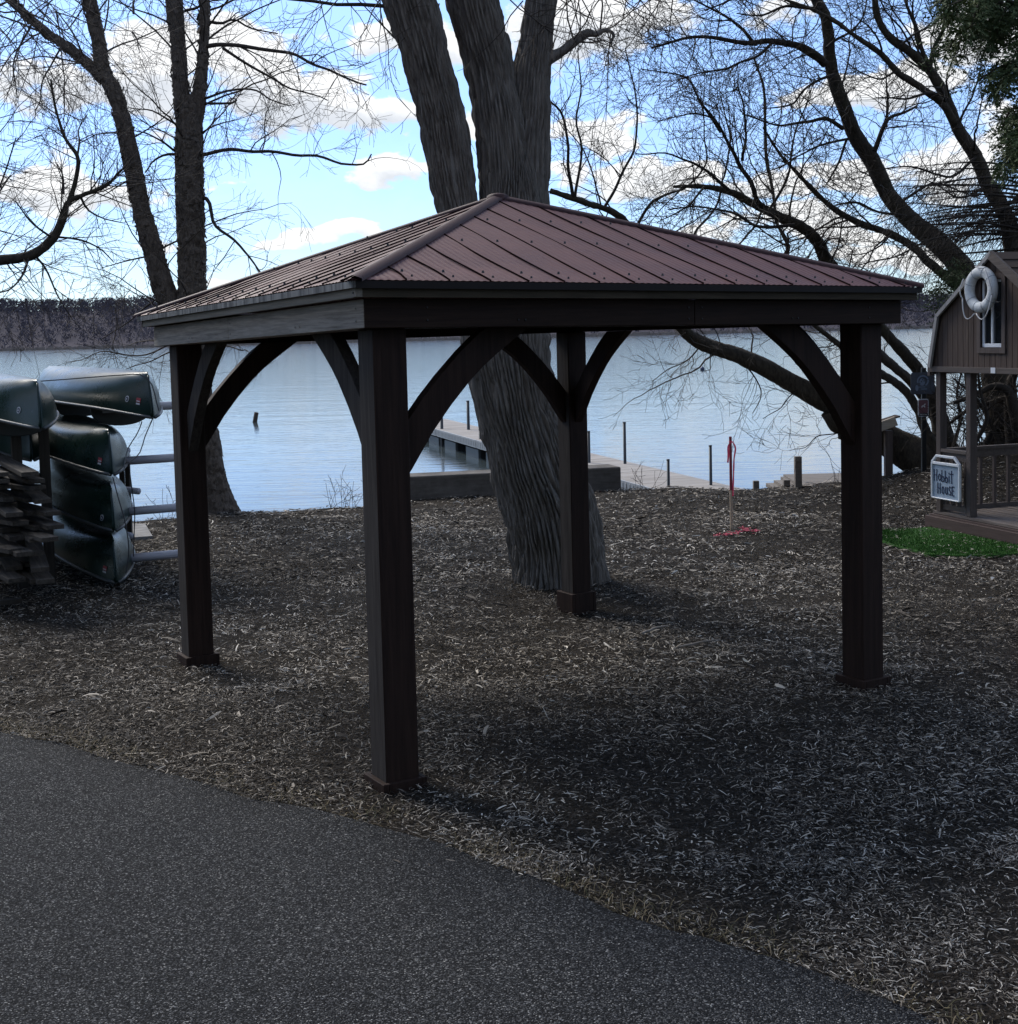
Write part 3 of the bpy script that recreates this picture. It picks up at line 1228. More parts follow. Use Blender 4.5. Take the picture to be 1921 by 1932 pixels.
def limb(pts, Y, dY=None):
    """polyline through photo directions; Y distance(s); returns points"""
    Ys = np.broadcast_to(np.asarray(Y, float), (len(pts),)) if np.ndim(Y) else np.full(len(pts), float(Y))
    return np.array([at(u, v, y) for (u, v), y in zip(pts, Ys)])


def rad(px, Y):
    return np.asarray(px, float) * np.asarray(Y, float) / F


def ridged(P, st, fr, seed):
    q = P * np.array([fr, fr, fr * st]) + seed
    w = vnoise(q * .5 + 31) * 1.6
    a = 1 - np.abs(2 * vnoise(q + w[:, None] * np.array([.9, .9, .3])) - 1)
    b = 1 - np.abs(2 * vnoise(q * 2.1 + 17) - 1)
    return np.clip(a * 1.25 - .25, 0, 1) ** 1.3 * .78 + b * .22


def stem(T, pts, Y, rpx, sides, step, amp, st, fr, seed, base_flare=None, strands=0):
    P0 = limb(pts, Y)
    R0 = rad(rpx, np.broadcast_to(np.asarray(Y, float), (len(pts),)))
    P, R = spline(P0, R0, step)
    V, Q = tube_np(P, R, sides)
    C = np.repeat(P, sides, 0)
    nrm = V - C
    rr = np.linalg.norm(nrm, axis=1, keepdims=True) + 1e-9
    nrm = nrm / rr
    if base_flare:
        bz, hgt, mag = base_flare
        k = np.clip(1 - (V[:, 2:3] - bz) / hgt, 0, 1) ** 2
        th = np.arctan2(nrm[:, 1], nrm[:, 0])[:, None]
        lob = .55 + .45 * np.sin(th * 3 + 1.3) + .3 * np.sin(th * 5 + .4)
        V = V + nrm * rr * k * mag * lob
    if strands:
        th = np.tile(np.linspace(0, 2 * math.pi, sides, endpoint=False), len(P))
        arc = np.repeat(np.concatenate([[0], np.cumsum(np.linalg.norm(np.diff(P, axis=0), axis=1))]), sides)
        cyl = np.stack([np.cos(th) * 2.6, np.sin(th) * 2.6, arc * 1.5], 1)
        w1_ = (vnoise(cyl + seed) - .5) * 1.9 + (vnoise(cyl * np.array([2.6, 2.6, 2.2]) + seed + 9) - .5) * .9
        a_ = np.abs(np.sin(th * strands + w1_ * 3.2))
        b_ = np.abs(np.sin(th * strands * .62 - w1_ * 4.1 + 1.0))
        brk = vnoise(np.stack([np.cos(th) * 9, np.sin(th) * 9, arc * 5], 1) + seed * 3)
        dsp = np.minimum(a_ ** .6, .35 + b_ ** .6) * (.25 + 1.5 * brk) + ridged(V, .3, 40, seed) * .22 - .75
    else:
        dsp = ridged(V, st, fr, seed) - .6
    big = vnoise(V * np.array([3, 3, 1.1]) + seed * 2) - .5
    V = V + nrm * (dsp[:, None] * amp + big[:, None] * rr * .12)
    T.raw(V, Q)
    return P, R


WIL = dict(seg=[.22, .14, .09, .07], wig=[.13, .17, .2, .2], trop=[.05, .04, .03, 0], dens=[2.6, 5.2, 6.0, 0], ang=(.5, 1.1), lr=(.28, .6), rmin=.0027)
BIR = dict(seg=[.22, .14, .10, .08], wig=[.12, .16, .18, .18], trop=[.0, -.05, -.07, -.05], dens=[2.8, 4.6, 5.0, 0], ang=(.4, 1.0), lr=(.3, .65), rmin=.0024)
FINE = dict(seg=[.2, .12, .08], wig=[.16, .2, .2], trop=[.03, .02, 0], dens=[4.0, 5.5, 0], ang=(.5, 1.1), lr=(.3, .6), rmin=.003)

# --- the big furrowed tree behind the gazebo
YB = 11.9
p0 = on_ground(1055, 1088)
tree = empty('furrowed_tree', tuple(p0), 'huge furrowed grey trunk behind the gazebo splitting into three stems', 'tree')
T = Tubes()
stem(T, [(1052, 1120), (1053, 1085), (1050, 1043), (1041, 985), (1030, 944), (1012, 890), (993, 830), (975, 770), (962, 700), (953, 640), (958, 560), (963, 480), (967, 400), (966, 330), (962, 250)],
     YB, [84, 84, 84, 84, 82, 78, 74, 74, 77, 82, 76, 68, 58, 44, 20], 440, .016, .045, .17, 19, 3, (p0[2], .35, .14), 30)
PL, RL = stem(T, [(955, 700), (925, 610), (898, 520), (878, 450), (864, 395), (836, 235), (811, 134), (772, 0), (720, -150), (660, -330), (600, -560)],
              [11.9, 11.85, 11.8, 11.8, 11.8, 11.7, 11.6, 11.5, 11.4, 11.2, 11.0], [50, 46, 42, 38, 36, 40, 41, 46, 40, 32, 20], 240, .018, .036, .16, 20, 11, None, 19)
PM, RM = stem(T, [(958, 420), (952, 330), (945, 250), (925, 134), (893, 0), (865, -130), (830, -300), (810, -520)],
              [11.9, 11.9, 11.9, 11.9, 11.8, 11.8, 11.7, 11.6], [48, 46, 45, 41, 44, 40, 30, 16], 240, .018, .036, .16, 20, 23, None, 20)
PR, RR = stem(T, [(985, 420), (990, 330), (998, 240), (1003, 150), (1012, 80), (1021, 0), (1045, -130), (1085, -300), (1120, -500)],
              [12.0, 12.0, 12.0, 12.0, 12.05, 12.1, 12.2, 12.4, 12.6], [48, 44, 38, 32, 28, 26, 26, 22, 12], 200, .018, .034, .16, 20, 37, None, 16)
PS, RS = stem(T, [(1020, 118), (1040, 108), (1059, 97), (1086, 77), (1112, 62), (1124, 64), (1140, 57), (1150, 58), (1158, 66), (1152, 80)],
              12.0, [17, 12, 9, 8.5, 8, 6.5, 3.5, 3, 3, 2.5], 20, .03, .012, .3, 20, 5)
T.build('trunk', M['bark_furrow'], tree)
T = Tubes()
rs = np.random.default_rng(5)
for (PP, RR_, nn_, sd_) in ((PL, RL, 14, (-1, 0, .2)), (PM, RM, 14, None), (PR, RR, 16, (1, 0, .3))):
    k0 = int(len(PP) * .45)
    along(T, PP[k0:], RR_[k0:], nn_, (1.2, 3.6), rs, BIR, 0, .05, 1.0, sd_)
along(T, PS, RS, 12, (.5, 1.3), rs, FINE, 0, .3, 1)
# drooping sprays that hang into the sky gaps beside the stems
for (u, v, n_) in ((1075, -20, 5), (1120, -30, 6), (1190, -40, 6), (1250, -30, 5), (690, -20, 4), (620, -30, 4), (840, 0, 3), (985, -10, 3)):
    for _ in range(n_):
        q = at(u + rs.uniform(-40, 40), v + rs.uniform(-20, 20), rs.uniform(11, 12.5))
        grow(T, q, np.array([rs.normal(0, .6), rs.normal(0, .3), -rs.uniform(.5, 1.1)]), rs.uniform(.6, 1.3), .007, 1, rs, BIR)
T.build('crown', M['twig'], tree)

# --- shaggy birch on the left shore
p0 = on_ground(402, 962)
YL = float(p0[1])
tree = empty('shaggy_birch', tuple(p0), 'shaggy multi stemmed birch leaning over the left shore beside the lake', 'tree')
T = Tubes()
YL_ = YL
P1, R1 = stem(T, [(402, 985), (400, 962), (388, 900), (379, 830), (371, 760), (364, 690), (361, 610), (363, 540), (361, 450), (358, 360), (357, 290), (356, 230), (354, 180)],
              YL_, [45.0, 41.4, 37.8, 34.2, 30.6, 27.9, 26.1, 25.2, 25.2, 25.2, 25.2, 23.4, 18.0], 90, .035, .05, .8, 9, 41, (p0[2], .6, .35))
P2, R2 = stem(T, [(352, 260), (342, 180), (336, 90), (328, 0), (318, -120), (305, -260), (300, -420)], YL_, [15.3, 15.3, 13.5, 15.3, 13.5, 9.9, 5.4], 60, .04, .035, .8, 10, 53)
P3, R3 = stem(T, [(368, 240), (377, 170), (383, 100), (386, 0), (392, -120), (404, -280), (410, -440)], YL_, [13.5, 12.6, 9.9, 9.9, 9.0, 7.2, 3.6], 50, .04, .03, .8, 10, 59)
P4, R4 = stem(T, [(372, 720), (352, 640), (325, 585), (305, 533), (286, 460), (265, 391), (252, 320), (236, 249), (214, 170), (199, 142), (184, 70), (169, 0), (150, -110), (128, -260), (110, -420)],
              YL_, [21.6, 21.6, 20.7, 19.8, 18.0, 17.1, 16.2, 15.3, 14.4, 13.5, 12.6, 12.2, 10.8, 8.1, 4.5], 70, .04, .04, .8, 10, 67)
P5, R5 = stem(T, [(196, 150), (183, 137), (150, 106), (106, 75), (62, 40), (21, 0), (-40, -70), (-120, -170)], YL_, [12, 10.5, 9.5, 8.5, 8, 7, 5, 3], 40, .05, .025, .8, 10, 71)
# curling bark plates
rs = np.random.default_rng(8)
fl_v, fl_q = [], []
nf_ = 0
for (PP, RR_, cnt_) in ((P1, R1, 1500), (P2, R2, 420), (P3, R3, 380), (P4, R4, 1300), (P5, R5, 260)):
    k = rs.integers(1, len(PP) - 1, cnt_)
    t_ = unit(PP[-1] - PP[0])
    a = rs.uniform(0, 6.28, cnt_)
    A = unit(np.cross(t_, np.array([0, 1.0, .1])))
    B_ = np.cross(t_, A)
    nrm = np.cos(a)[:, None] * A + np.sin(a)[:, None] * B_
    tan = -np.sin(a)[:, None] * A + np.cos(a)[:, None] * B_
    c = PP[k] + nrm * (RR_[k] * rs.uniform(.9, 1.02, cnt_))[:, None]
    w = rs.uniform(.012, .045, cnt_)[:, None]
    hgt = rs.uniform(.03, .10, cnt_)[:, None]
    o = rs.uniform(.005, .04, cnt_)[:, None]
    sg = rs.choice([-1, 1], cnt_)[:, None]
    V = np.stack([c - tan * w, c + tan * w, c + tan * w * .8 + t_ * hgt * sg + nrm * o, c - tan * w * .8 + t_ * hgt * sg + nrm * o * .6], 1).reshape(-1, 3)
    fl_v.append(V)
    fl_q.append(np.arange(cnt_ * 4).reshape(-1, 4) + nf_)
    nf_ += cnt_ * 4
T.raw(np.concatenate(fl_v), np.concatenate(fl_q))
T.build('trunk', M['bark_birch'], tree)
T = Tubes()
BL = [([(392, 40), (420, 44), (440, 36), (470, 50), (520, 62)], 3.2), ([(388, 88), (412, 84), (500, 94), (565, 108), (640, 142), (690, 160)], 4.6),
      ([(420, 90), (470, 122), (520, 150), (560, 172), (620, 190)], 3.0), ([(384, 187), (430, 172), (480, 168), (520, 190), (545, 202)], 2.6),
      ([(384, 195), (440, 194), (446, 186), (432, 184)], 2.6), ([(382, 250), (410, 236), (440, 224)], 2.0), ([(380, 293), (420, 284), (500, 286), (590, 296), (650, 308), (680, 310), (700, 290)], 3.8),
      ([(382, 372), (392, 376), (404, 422), (440, 448), (470, 485), (500, 520)], 4.2), ([(330, 233), (290, 210), (240, 203)], 2.2), ([(330, 285), (295, 260), (250, 250)], 2.4),
      ([(330, 291), (310, 292), (285, 305), (265, 325)], 3.0), ([(240, 250), (180, 256), (140, 275)], 1.6), ([(255, 330), (225, 352), (190, 368)], 2.2), ([(300, 480), (240, 492), (190, 505)], 2),
      ([(350, 20), (380, 8), (405, -20)], 3.0), ([(252, 25), (255, 0), (275, -20)], 2.5), ([(250, 60), (262, 85), (262, 100)], 1.8), ([(186, 60), (160, 30), (150, -20)], 2.4),
      ([(160, 10), (120, 60), (115, 40)], 1.5), ([(60, 45), (30, 110), (40, 190)], 2.2), ([(120, 80), (80, 160), (70, 230)], 2.0), ([(300, 560), (250, 600), (190, 640)], 1.8), ([(395, 640), (450, 660), (480, 668)], 1.6),
      ([(340, 640), (270, 670), (200, 665), (120, 680)], 1.8), ([(330, 660), (290, 680), (250, 690), (230, 700)], 1.5)]
rs = np.random.default_rng(9)
for pts, r_ in BL:
    Ys = YL_ + np.linspace(0, rs.uniform(-1.2, .6), len(pts))
    P, R = spline(limb(pts, Ys), rad(np.linspace(r_, r_ * .35, len(pts)), Ys), .12)
    P = P + (np.stack([vnoise(P * 3 + s_) for s_ in (1, 5, 9)], 1) - .5) * .14 * np.linspace(0, 1, len(P))[:, None]
    T.add(P, R, 7)
    along(T, P, R, int(4 + len(P) * .26), (.5, 1.5), rs, BIR, 1, .12, 1.0)
for (PP, RR_, n_) in ((P4, R4, 24), (P5, R5, 26), (P2, R2, 20), (P3, R3, 26), (P1[len(P1) // 3:], R1[len(P1) // 3:], 16)):
    along(T, PP, RR_, n_, (.8, 2.4), rs, BIR, 0, .05, 1.0)
T.build('crown', M['twig'], tree)

# --- limb of a tree that stands left of the view
tree = empty('lakeside_tree', tuple(on_ground(-260, 1040)), 'bare tree reaching in from beyond the left edge with one upswept limb', 'tree')
T = Tubes()
YA = 15.0
stem(T, [(-262, 1065), (-262, 1030), (-270, 860), (-280, 650), (-300, 420), (-320, 150), (-330, -200)], YA, [52, 46, 40, 38, 34, 28, 18], 60, .05, .03, .3, 12, 3)
PA, RA = stem(T, [(-270, 600), (-180, 540), (-90, 502), (0, 491), (64, 479), (99, 450), (120, 408), (130, 381), (156, 368), (199, 350), (234, 316)], YA, [22, 16, 12, 9.5, 9, 8, 7.5, 6, 4, 3.2, 2], 30, .05, .015, .3, 14, 9)
PB, RB = stem(T, [(128, 388), (142, 341), (146, 295), (124, 263), (112, 230), (100, 178), (96, 150)], YA, [5, 4.2, 3.8, 3, 2.5, 2, 1.4], 14, .05, .008, .3, 14, 19)
T.build('trunk', M['bark_dark'], tree)
T = Tubes()
for pts, r_ in (([(146, 295), (150, 265), (148, 245), (165, 215)], 2.2), ([(120, 365), (118, 330), (108, 310)], 2.4), ([(153, 373), (165, 395), (195, 412), (230, 420)], 2.4),
                ([(105, 447), (150, 452), (190, 470), (215, 495)], 2.4), ([(64, 480), (85, 505), (110, 560), (135, 600)], 2.4), ([(55, 483), (42, 520), (20, 545), (0, 552)], 2.6),
                ([(0, 492), (-20, 440), (-10, 380), (20, 330)], 3), ([(-60, 498), (-40, 420), (0, 350), (30, 260)], 3), ([(100, 450), (60, 420), (30, 380)], 2.4)):
    P, R = spline(limb(pts, YA + np.linspace(0, rs.uniform(-.8, .8), len(pts))), rad(np.linspace(r_, r_ * .4, len(pts)), YA), .1)
    T.add(P, R, 6)
    along(T, P, R, int(4 + len(P) * .55), (.35, 1.0), rs, BIR, 1, .1, 1.0)
along(T, PA, RA, 40, (.4, 1.3), rs, BIR, 1, .4, 1.0)
along(T, PB, RB, 24, (.3, .9), rs, BIR, 1, .1, 1.0)
for _ in range(26):
    q = at(rs.uniform(-60, 130), rs.uniform(-40, 60), rs.uniform(14, 16.5))
    grow(T, q, np.array([rs.normal(0, .8), rs.normal(0, .4), -rs.uniform(.2, 1.1)]), rs.uniform(1.0, 2.2), .009, 0, rs, BIR)
for _ in range(22):
    q = at(rs.uniform(-80, 40), rs.uniform(80, 470), rs.uniform(14, 16))
    grow(T, q, np.array([rs.uniform(.2, 1), rs.normal(0, .4), rs.uniform(-.8, .4)]), rs.uniform(.6, 1.5), .007, 1, rs, BIR)
for (u, v) in ((-10, 640), (60, 655), (150, 640), (240, 650), (200, 655), (300, 660)):
    for _ in range(3):
        q = at(u + rs.uniform(-30, 30), v - 90 + rs.uniform(-30, 30), 15)
        grow(T, q, np.array([rs.normal(0, .7), rs.normal(0, .3), -1.0]), rs.uniform(.5, .9), .005, 1, rs, BIR)
T.build('crown', M['twig'], tree)

# --- leaning shore trees on the right
def shore_tree(name, basepx, label, trunks, limbs, seed, Cc=WIL, dens=.5, lens=(.5, 1.6), extra=0):
    p0 = on_ground(*basepx)
    tr = empty(name, tuple(p0), label, 'tree')
    rs = np.random.default_rng(seed)
    T = Tubes()
    paths = []
    for pts, Y, rpx, sides in trunks:
        P, R = stem(T, pts, Y, rpx, sides, .05, .018, .35, 13, seed)
        paths.append((P, R))
    T.build('trunk', M['bark_dark'], tr)
    T = Tubes()
    for pts, Y, r0, r1 in limbs:
        Ys = np.linspace(Y[0], Y[1], len(pts))
        P, R = spline(limb(pts, Ys), rad(np.linspace(r0, r1, len(pts)), Ys), .1)
        wob_ = (np.stack([vnoise(P * 2.5 + s_) for s_ in (1, 5, 9)], 1) - .5) * .16
        P = P + wob_ * np.sin(np.linspace(0, math.pi, len(P)))[:, None]
        T.add(P, R, 9)
        along(T, P, R, int(6 + len(P) * dens), lens, rs, Cc, 1, .08, 1.0)
    for P, R in paths:
        along(T, P, R, int(len(P) * .13), (.8, 2.2), rs, Cc, 1, .4, 1.0)
    T.build('crown', M['twig_right'], tr)
    return tr, rs


YR = 20.0
shore_tree('leaning_willow', (1742, 884), 'dark willow trunk lying low over the water behind the right gazebo post',
           [([(1760, 895), (1742, 872), (1700, 845), (1650, 815), (1585, 773), (1508, 730), (1450, 697), (1385, 668), (1325, 648), (1275, 606), (1232, 530), (1195, 440), (1165, 405), (1110, 384), (1039, 360)],
             [19.6, 19.6, 19.7, 19.8, 20, 20, 20, 20, 20, 19.6, 19.2, 18.8, 18.6, 18.4, 18.2], [40, 37, 32, 26, 22, 18, 16, 14.5, 13, 10, 8, 7.5, 6.5, 5.5, 5], 50),
            ([(1590, 768), (1570, 734), (1534, 703), (1508, 678), (1485, 650), (1462, 622), (1450, 560), (1462, 500), (1486, 474), (1465, 417), (1458, 356), (1447, 303), (1444, 249), (1440, 160), (1422, 107)],
             np.linspace(20, 19, 15), [16, 13, 11, 10, 9.5, 9, 7, 5, 4, 3.6, 3.3, 3, 2.5, 2, 1.4], 24),
            ([(1566, 775), (1580, 800), (1592, 812), (1588, 830)], 19.8, [18, 17, 14, 6], 20)],
           [([(1082, 374), (1074, 302), (1047, 201), (1035, 188)], (18.3, 17.8), 3.6, 1.4), ([(1085, 372), (1097, 300), (1094, 200), (1090, 90)], (18.3, 18.6), 3, 1),
            ([(1195, 440), (1230, 380), (1290, 360), (1330, 300), (1325, 200)], (18.8, 18), 3.2, 1), ([(1325, 648), (1275, 690), (1230, 720)], (20, 20), 1.6, .6),
            ([(1140, 392), (1190, 300), (1200, 200), (1180, 90)], (18.5, 19), 3, 1), ([(1400, 680), (1440, 735), (1420, 780)], (20, 19.6), 1.6, .7),
            ([(1330, 640), (1345, 690), (1330, 700)], (20, 19.6), 1.2, .6), ([(1232, 530), (1150, 470), (1060, 450)], (19, 18.2), 3, 1), ([(1520, 730), (1480, 760), (1440, 790)], (20, 19.4), 1.4, .6),
            ([(1590, 815), (1540, 830), (1490, 850)], (19.8, 19.2), 1.3, .5), ([(1250, 560), (1330, 420), (1380, 300), (1360, 180)], (19, 20), 3, 1)], 21, dens=.24, lens=(.4, 1.3))

shore_tree('shore_tree', (1795, 884), 'bare dark tree behind the sign post, its hooked limb rising above the gazebo roof',
           [([(1800, 905), (1792, 878), (1782, 830), (1768, 770), (1752, 730), (1735, 701), (1700, 660), (1668, 625), (1630, 570), (1596, 530), (1572, 506), (1559, 490), (1542, 455), (1508, 425), (1479, 413), (1451, 399), (1415, 381), (1380, 363), (1326, 352), (1271, 352)],
             np.linspace(20.2, 17.6, 20), [38, 30, 20, 14, 12, 11, 10.5, 10, 10, 11, 12, 12, 11, 10, 9.5, 8.5, 7.5, 6, 5, 2.5], 44),
            ([(1766, 790), (1740, 745), (1710, 712), (1680, 686), (1655, 664), (1610, 625), (1570, 590), (1530, 560)], np.linspace(19.9, 20.3, 8), [10, 9, 9, 9, 9, 8, 6, 4], 26),
            ([(1775, 872), (1765, 847), (1749, 818), (1730, 769), (1703, 732), (1666, 707), (1620, 675), (1570, 640), (1520, 600)], np.linspace(19.4, 20, 9), [14, 11, 9.5, 9, 8, 7.5, 7, 5, 3], 22)],
           [([(1440, 390), (1426, 377), (1401, 303), (1379, 278), (1347, 221), (1315, 185)], (17.8, 17), 5.5, 1.5), ([(1401, 303), (1410, 240), (1390, 150)], (17.5, 17), 3, 1), ([(1380, 363), (1330, 320), (1280, 300), (1200, 290)], (17.5, 16.8), 3.5, 1),
            ([(1500, 424), (1440, 428), (1390, 400), (1340, 390), (1260, 395)], (17.8, 17), 3.5, 1.2), ([(1347, 221), (1300, 210), (1240, 230)], (17.1, 16.6), 2, .8), ([(1450, 399), (1490, 330), (1500, 250), (1530, 170)], (17.8, 18), 3, 1),
            ([(1330, 352), (1290, 400), (1240, 420)], (17.3, 17), 2.4, .8), ([(1640, 590), (1600, 530), (1610, 470)], (19, 19), 2, .8), ([(1360, 250), (1290, 150), (1210, 130)], (17.2, 16.6), 2.4, .9)], 31, dens=.85, lens=(.4, 1.35))

shore_tree('great_shore_tree', (1903, 868), 'thickest leaning tree trunk rising from behind the playhouse gable into the sky', [
    ([(1915, 890), (1903, 860), (1890, 760), (1872, 650), (1850, 565), (1821, 513), (1771, 459), (1711, 409), (1672, 360), (1646, 303), (1614, 256), (1597, 214), (1575, 153), (1565, 107), (1563, 64), (1556, 28), (1540, 0), (1520, -60), (1505, -160), (1490, -300)],
     np.linspace(19, 17.5, 20), [42, 36, 31, 27, 24, 22, 19.5, 17, 15, 14.5, 13.5, 12.5, 11.5, 11, 10.5, 10, 9.5, 8.5, 7, 4], 44),
    ([(1870, 640), (1835, 572), (1792, 527), (1753, 495), (1728, 470), (1682, 442), (1629, 424), (1586, 402), (1550, 374), (1515, 338), (1468, 285), (1440, 240)], np.linspace(18.8, 17.6, 12), [13, 11, 9, 8, 7.6, 7, 6, 5, 4.4, 3.6, 2.6, 1.6], 22)],
    [([(1557, 121), (1532, 100), (1500, 85), (1451, 75), (1408, 77), (1362, 75), (1308, 71), (1230, 90)], (17.7, 16.8), 8, 2), ([(1460, 78), (1420, 110), (1360, 125), (1280, 150)], (17.4, 16.8), 3, 1), ([(1420, 78), (1380, 40), (1340, 20), (1260, -20)], (17.4, 17), 3.4, 1),
     ([(1590, 242), (1557, 226), (1533, 233), (1493, 231), (1465, 233), (1400, 215)], (17.8, 17), 4.2, 1.2), ([(1650, 285), (1664, 249), (1675, 221), (1696, 210), (1730, 200)], (18, 18), 5, 2), ([(1672, 240), (1668, 180), (1672, 120)], (18, 18.2), 2.6, 1),
     ([(1597, 265), (1575, 330), (1560, 345)], (17.9, 17.4), 2.6, 1), ([(1600, 262), (1530, 285), (1460, 320)], (17.9, 17.2), 2.6, .9), ([(1575, 140), (1530, 160), (1480, 200), (1440, 205)], (17.8, 17), 3, 1),
     ([(1560, 90), (1600, 60), (1625, 30), (1640, -20)], (17.7, 18), 3, 1), ([(1710, 408), (1670, 405), (1610, 385), (1560, 390)], (18.2, 17.6), 3, 1), ([(1690, 385), (1760, 350), (1850, 375)], (18.2, 18.6), 3, 1), ([(1771, 455), (1700, 475), (1620, 500)], (18.4, 17.8), 2.6, .9),
     ([(1550, 15), (1500, 10), (1440, 30), (1390, 25)], (17.6, 17), 3.6, 1), ([(1683, 442), (1640, 470), (1600, 480)], (18, 17.6), 2, .8), ([(1540, 0), (1480, -20), (1400, -10), (1330, 20)], (17.5, 16.8), 4, 1.2)], 43, dens=.85, lens=(.4, 1.35))

shore_tree('twin_fork_tree', (1960, 862), 'tall bare tree at the right edge forking twice behind the cedar', [
    ([(1965, 890), (1960, 860), (1945, 700), (1925, 560), (1910, 463), (1903, 420), (1885, 381), (1864, 349), (1842, 296), (1807, 242), (1782, 178), (1753, 132), (1711, 93), (1679, 71), (1657, 36), (1650, 0), (1640, -60), (1625, -180)],
     np.linspace(18, 16.8, 18), [34, 29, 22, 18, 15.5, 14.5, 14, 13.5, 12, 10.5, 9.5, 8.5, 7.5, 7, 6, 5.5, 5, 3], 36),
    ([(1800, 230), (1782, 199), (1736, 164), (1693, 135), (1664, 103), (1614, 68), (1575, 39), (1533, 18), (1486, 0), (1440, -30)], np.linspace(17.2, 16.4, 10), [7.5, 7, 6.5, 6, 5, 4, 3.6, 3, 2.4, 1.6], 18)],
    [([(1757, 130), (1728, 64), (1711, 18), (1700, -40)], (17, 17), 4.5, 2), ([(1755, 125), (1771, 71), (1785, 21), (1790, -40)], (17, 17), 4.5, 2), ([(1842, 296), (1800, 330), (1720, 315), (1660, 320)], (17.3, 16.8), 3, 1), ([(1782, 178), (1740, 180), (1690, 178), (1650, 185)], (17, 16.6), 3, 1),
     ([(1693, 135), (1640, 140), (1600, 120)], (16.9, 16.5), 2.2, .8), ([(1664, 103), (1650, 60), (1610, 30)], (16.8, 16.6), 2.4, .9), ([(1864, 349), (1820, 370), (1750, 340)], (17.4, 17), 2.6, 1), ([(1807, 242), (1840, 180), (1850, 110)], (17.1, 17.2), 2.6, 1),
     ([(1700, 85), (1760, 40), (1800, 0)], (16.9, 17), 2.4, .9), ([(1885, 381), (1850, 420), (1800, 470)], (17.5, 17.2), 2.4, .9)], 57, dens=.75, lens=(.4, 1.3))

# --- cedar at the upper right corner
def sprays(rs, pts, n, size, spread, per=26):
    """drooping fans of scale leaves around the points of a branch"""
    V = []
    k = rs.integers(0, len(pts), n)
    c0 = pts[k] + rs.normal(0, spread, (n, 3))
    az = rs.uniform(0, 6.28, n)
    el = rs.uniform(-1.1, .25, n)
    for q in range(n):
        d = np.array([math.cos(az[q]) * math.cos(el[q]), math.sin(az[q]) * math.cos(el[q]), math.sin(el[q])])
        s = unit(np.cross(d, rs.normal(0, 1, 3)))
        L_ = size * rs.uniform(.6, 1.3)
        t = rs.random(per)
        o = (rs.random(per) - .5) * 2
        c = c0[q] + d * (t * L_)[:, None] + s * (o * L_ * .33 * (1.1 - t))[:, None]
        ld = d * .8 + s * np.sign(o)[:, None] * .6
        w = np.cross(ld, rs.normal(0, 1, 3))
        w /= np.linalg.norm(w, axis=1, keepdims=True) + 1e-9
        l_ = rs.uniform(.02, .05, per)[:, None]
        ww = rs.uniform(.004, .009, per)[:, None]
        V.append(np.stack([c - w * ww * .5, c + ld * l_ * .5 - w * ww, c + ld * l_, c + ld * l_ * .5 + w * ww], 1).reshape(-1, 3))
    return np.concatenate(V)


rs = np.random.default_rng(77)
YC = 13.0
p0 = on_ground(2060, 980)
ced = empty('cedar', tuple(p0), 'green feathery cedar hanging into the upper right corner of the sky', 'tree')
T = Tubes()
stem(T, [(2060, 1000), (2058, 980), (2050, 700), (2040, 400), (2030, 100), (2025, -200), (2022, -500)], YC, [40, 36, 30, 26, 22, 16, 8], 40, .08, .02, .2, 12, 7)
T.build('trunk', M['bark_dark'], ced)
T = Tubes()
LV = []
for (pts) in ([(2040, 60), (1960, -10), (1880, -40), (1800, -30), (1765, 0)], [(2040, 120), (1960, 60), (1880, 40), (1820, 60), (1775, 90)], [(2040, 200), (1970, 130), (1900, 120), (1850, 150)],
              [(2035, 280), (1980, 210), (1920, 200), (1880, 240)], [(2030, -40), (1940, -90), (1860, -90), (1790, -60)],
              [(2040, 160), (1960, 100), (1920, 90)], [(2040, 60), (1940, 30), (1850, 0), (1800, 20)], [(2040, 250), (1950, 250), (1915, 260)], [(2030, 0), (1950, -30), (1900, 10), (1860, 20)]):
    for _ in range(2):
        yy = YC + rs.uniform(-1.0, .9)
        j_ = [(u + rs.uniform(-14, 14), v + rs.uniform(-14, 14)) for u, v in pts]
        P, R = spline(limb(j_, np.linspace(YC, yy, len(j_))), np.linspace(.03, .006, len(j_)), .05)
        T.add(P, R, 6)
        LV.append(sprays(rs, P[len(P) // 5:], 74, .2, .06, 22))
    for t_ in range(5):
        u, v = pts[rs.integers(1, len(pts))]
        P, R = spline(limb([(u, v), (u - 10, v + 25), (u - 18, v + rs.uniform(50, 75))], YC + rs.uniform(-.6, .6)), [.008, .006, .003], .05)
        T.add(P, R, 4)
        LV.append(sprays(rs, P, 46, .16, .03))
T.build('branches', M['bark_dark'], ced)
mm = mat('cedar_scale_leaves', (.05, .075, .03), .7, spec=.25)
t = NT(mm)
t.col(t.ramp(t.noise(t.coord((1, 1, 1)), 3.5, 3), [(.3, (.035, .055, .022)), (.55, (.08, .11, .045)), (.75, (.14, .17, .07))]))
M['cedar'] = mm
LV = np.concatenate(LV)
link('crown', np_mesh('crown', LV, np.arange(len(LV)).reshape(-1, 4), mm), ced)

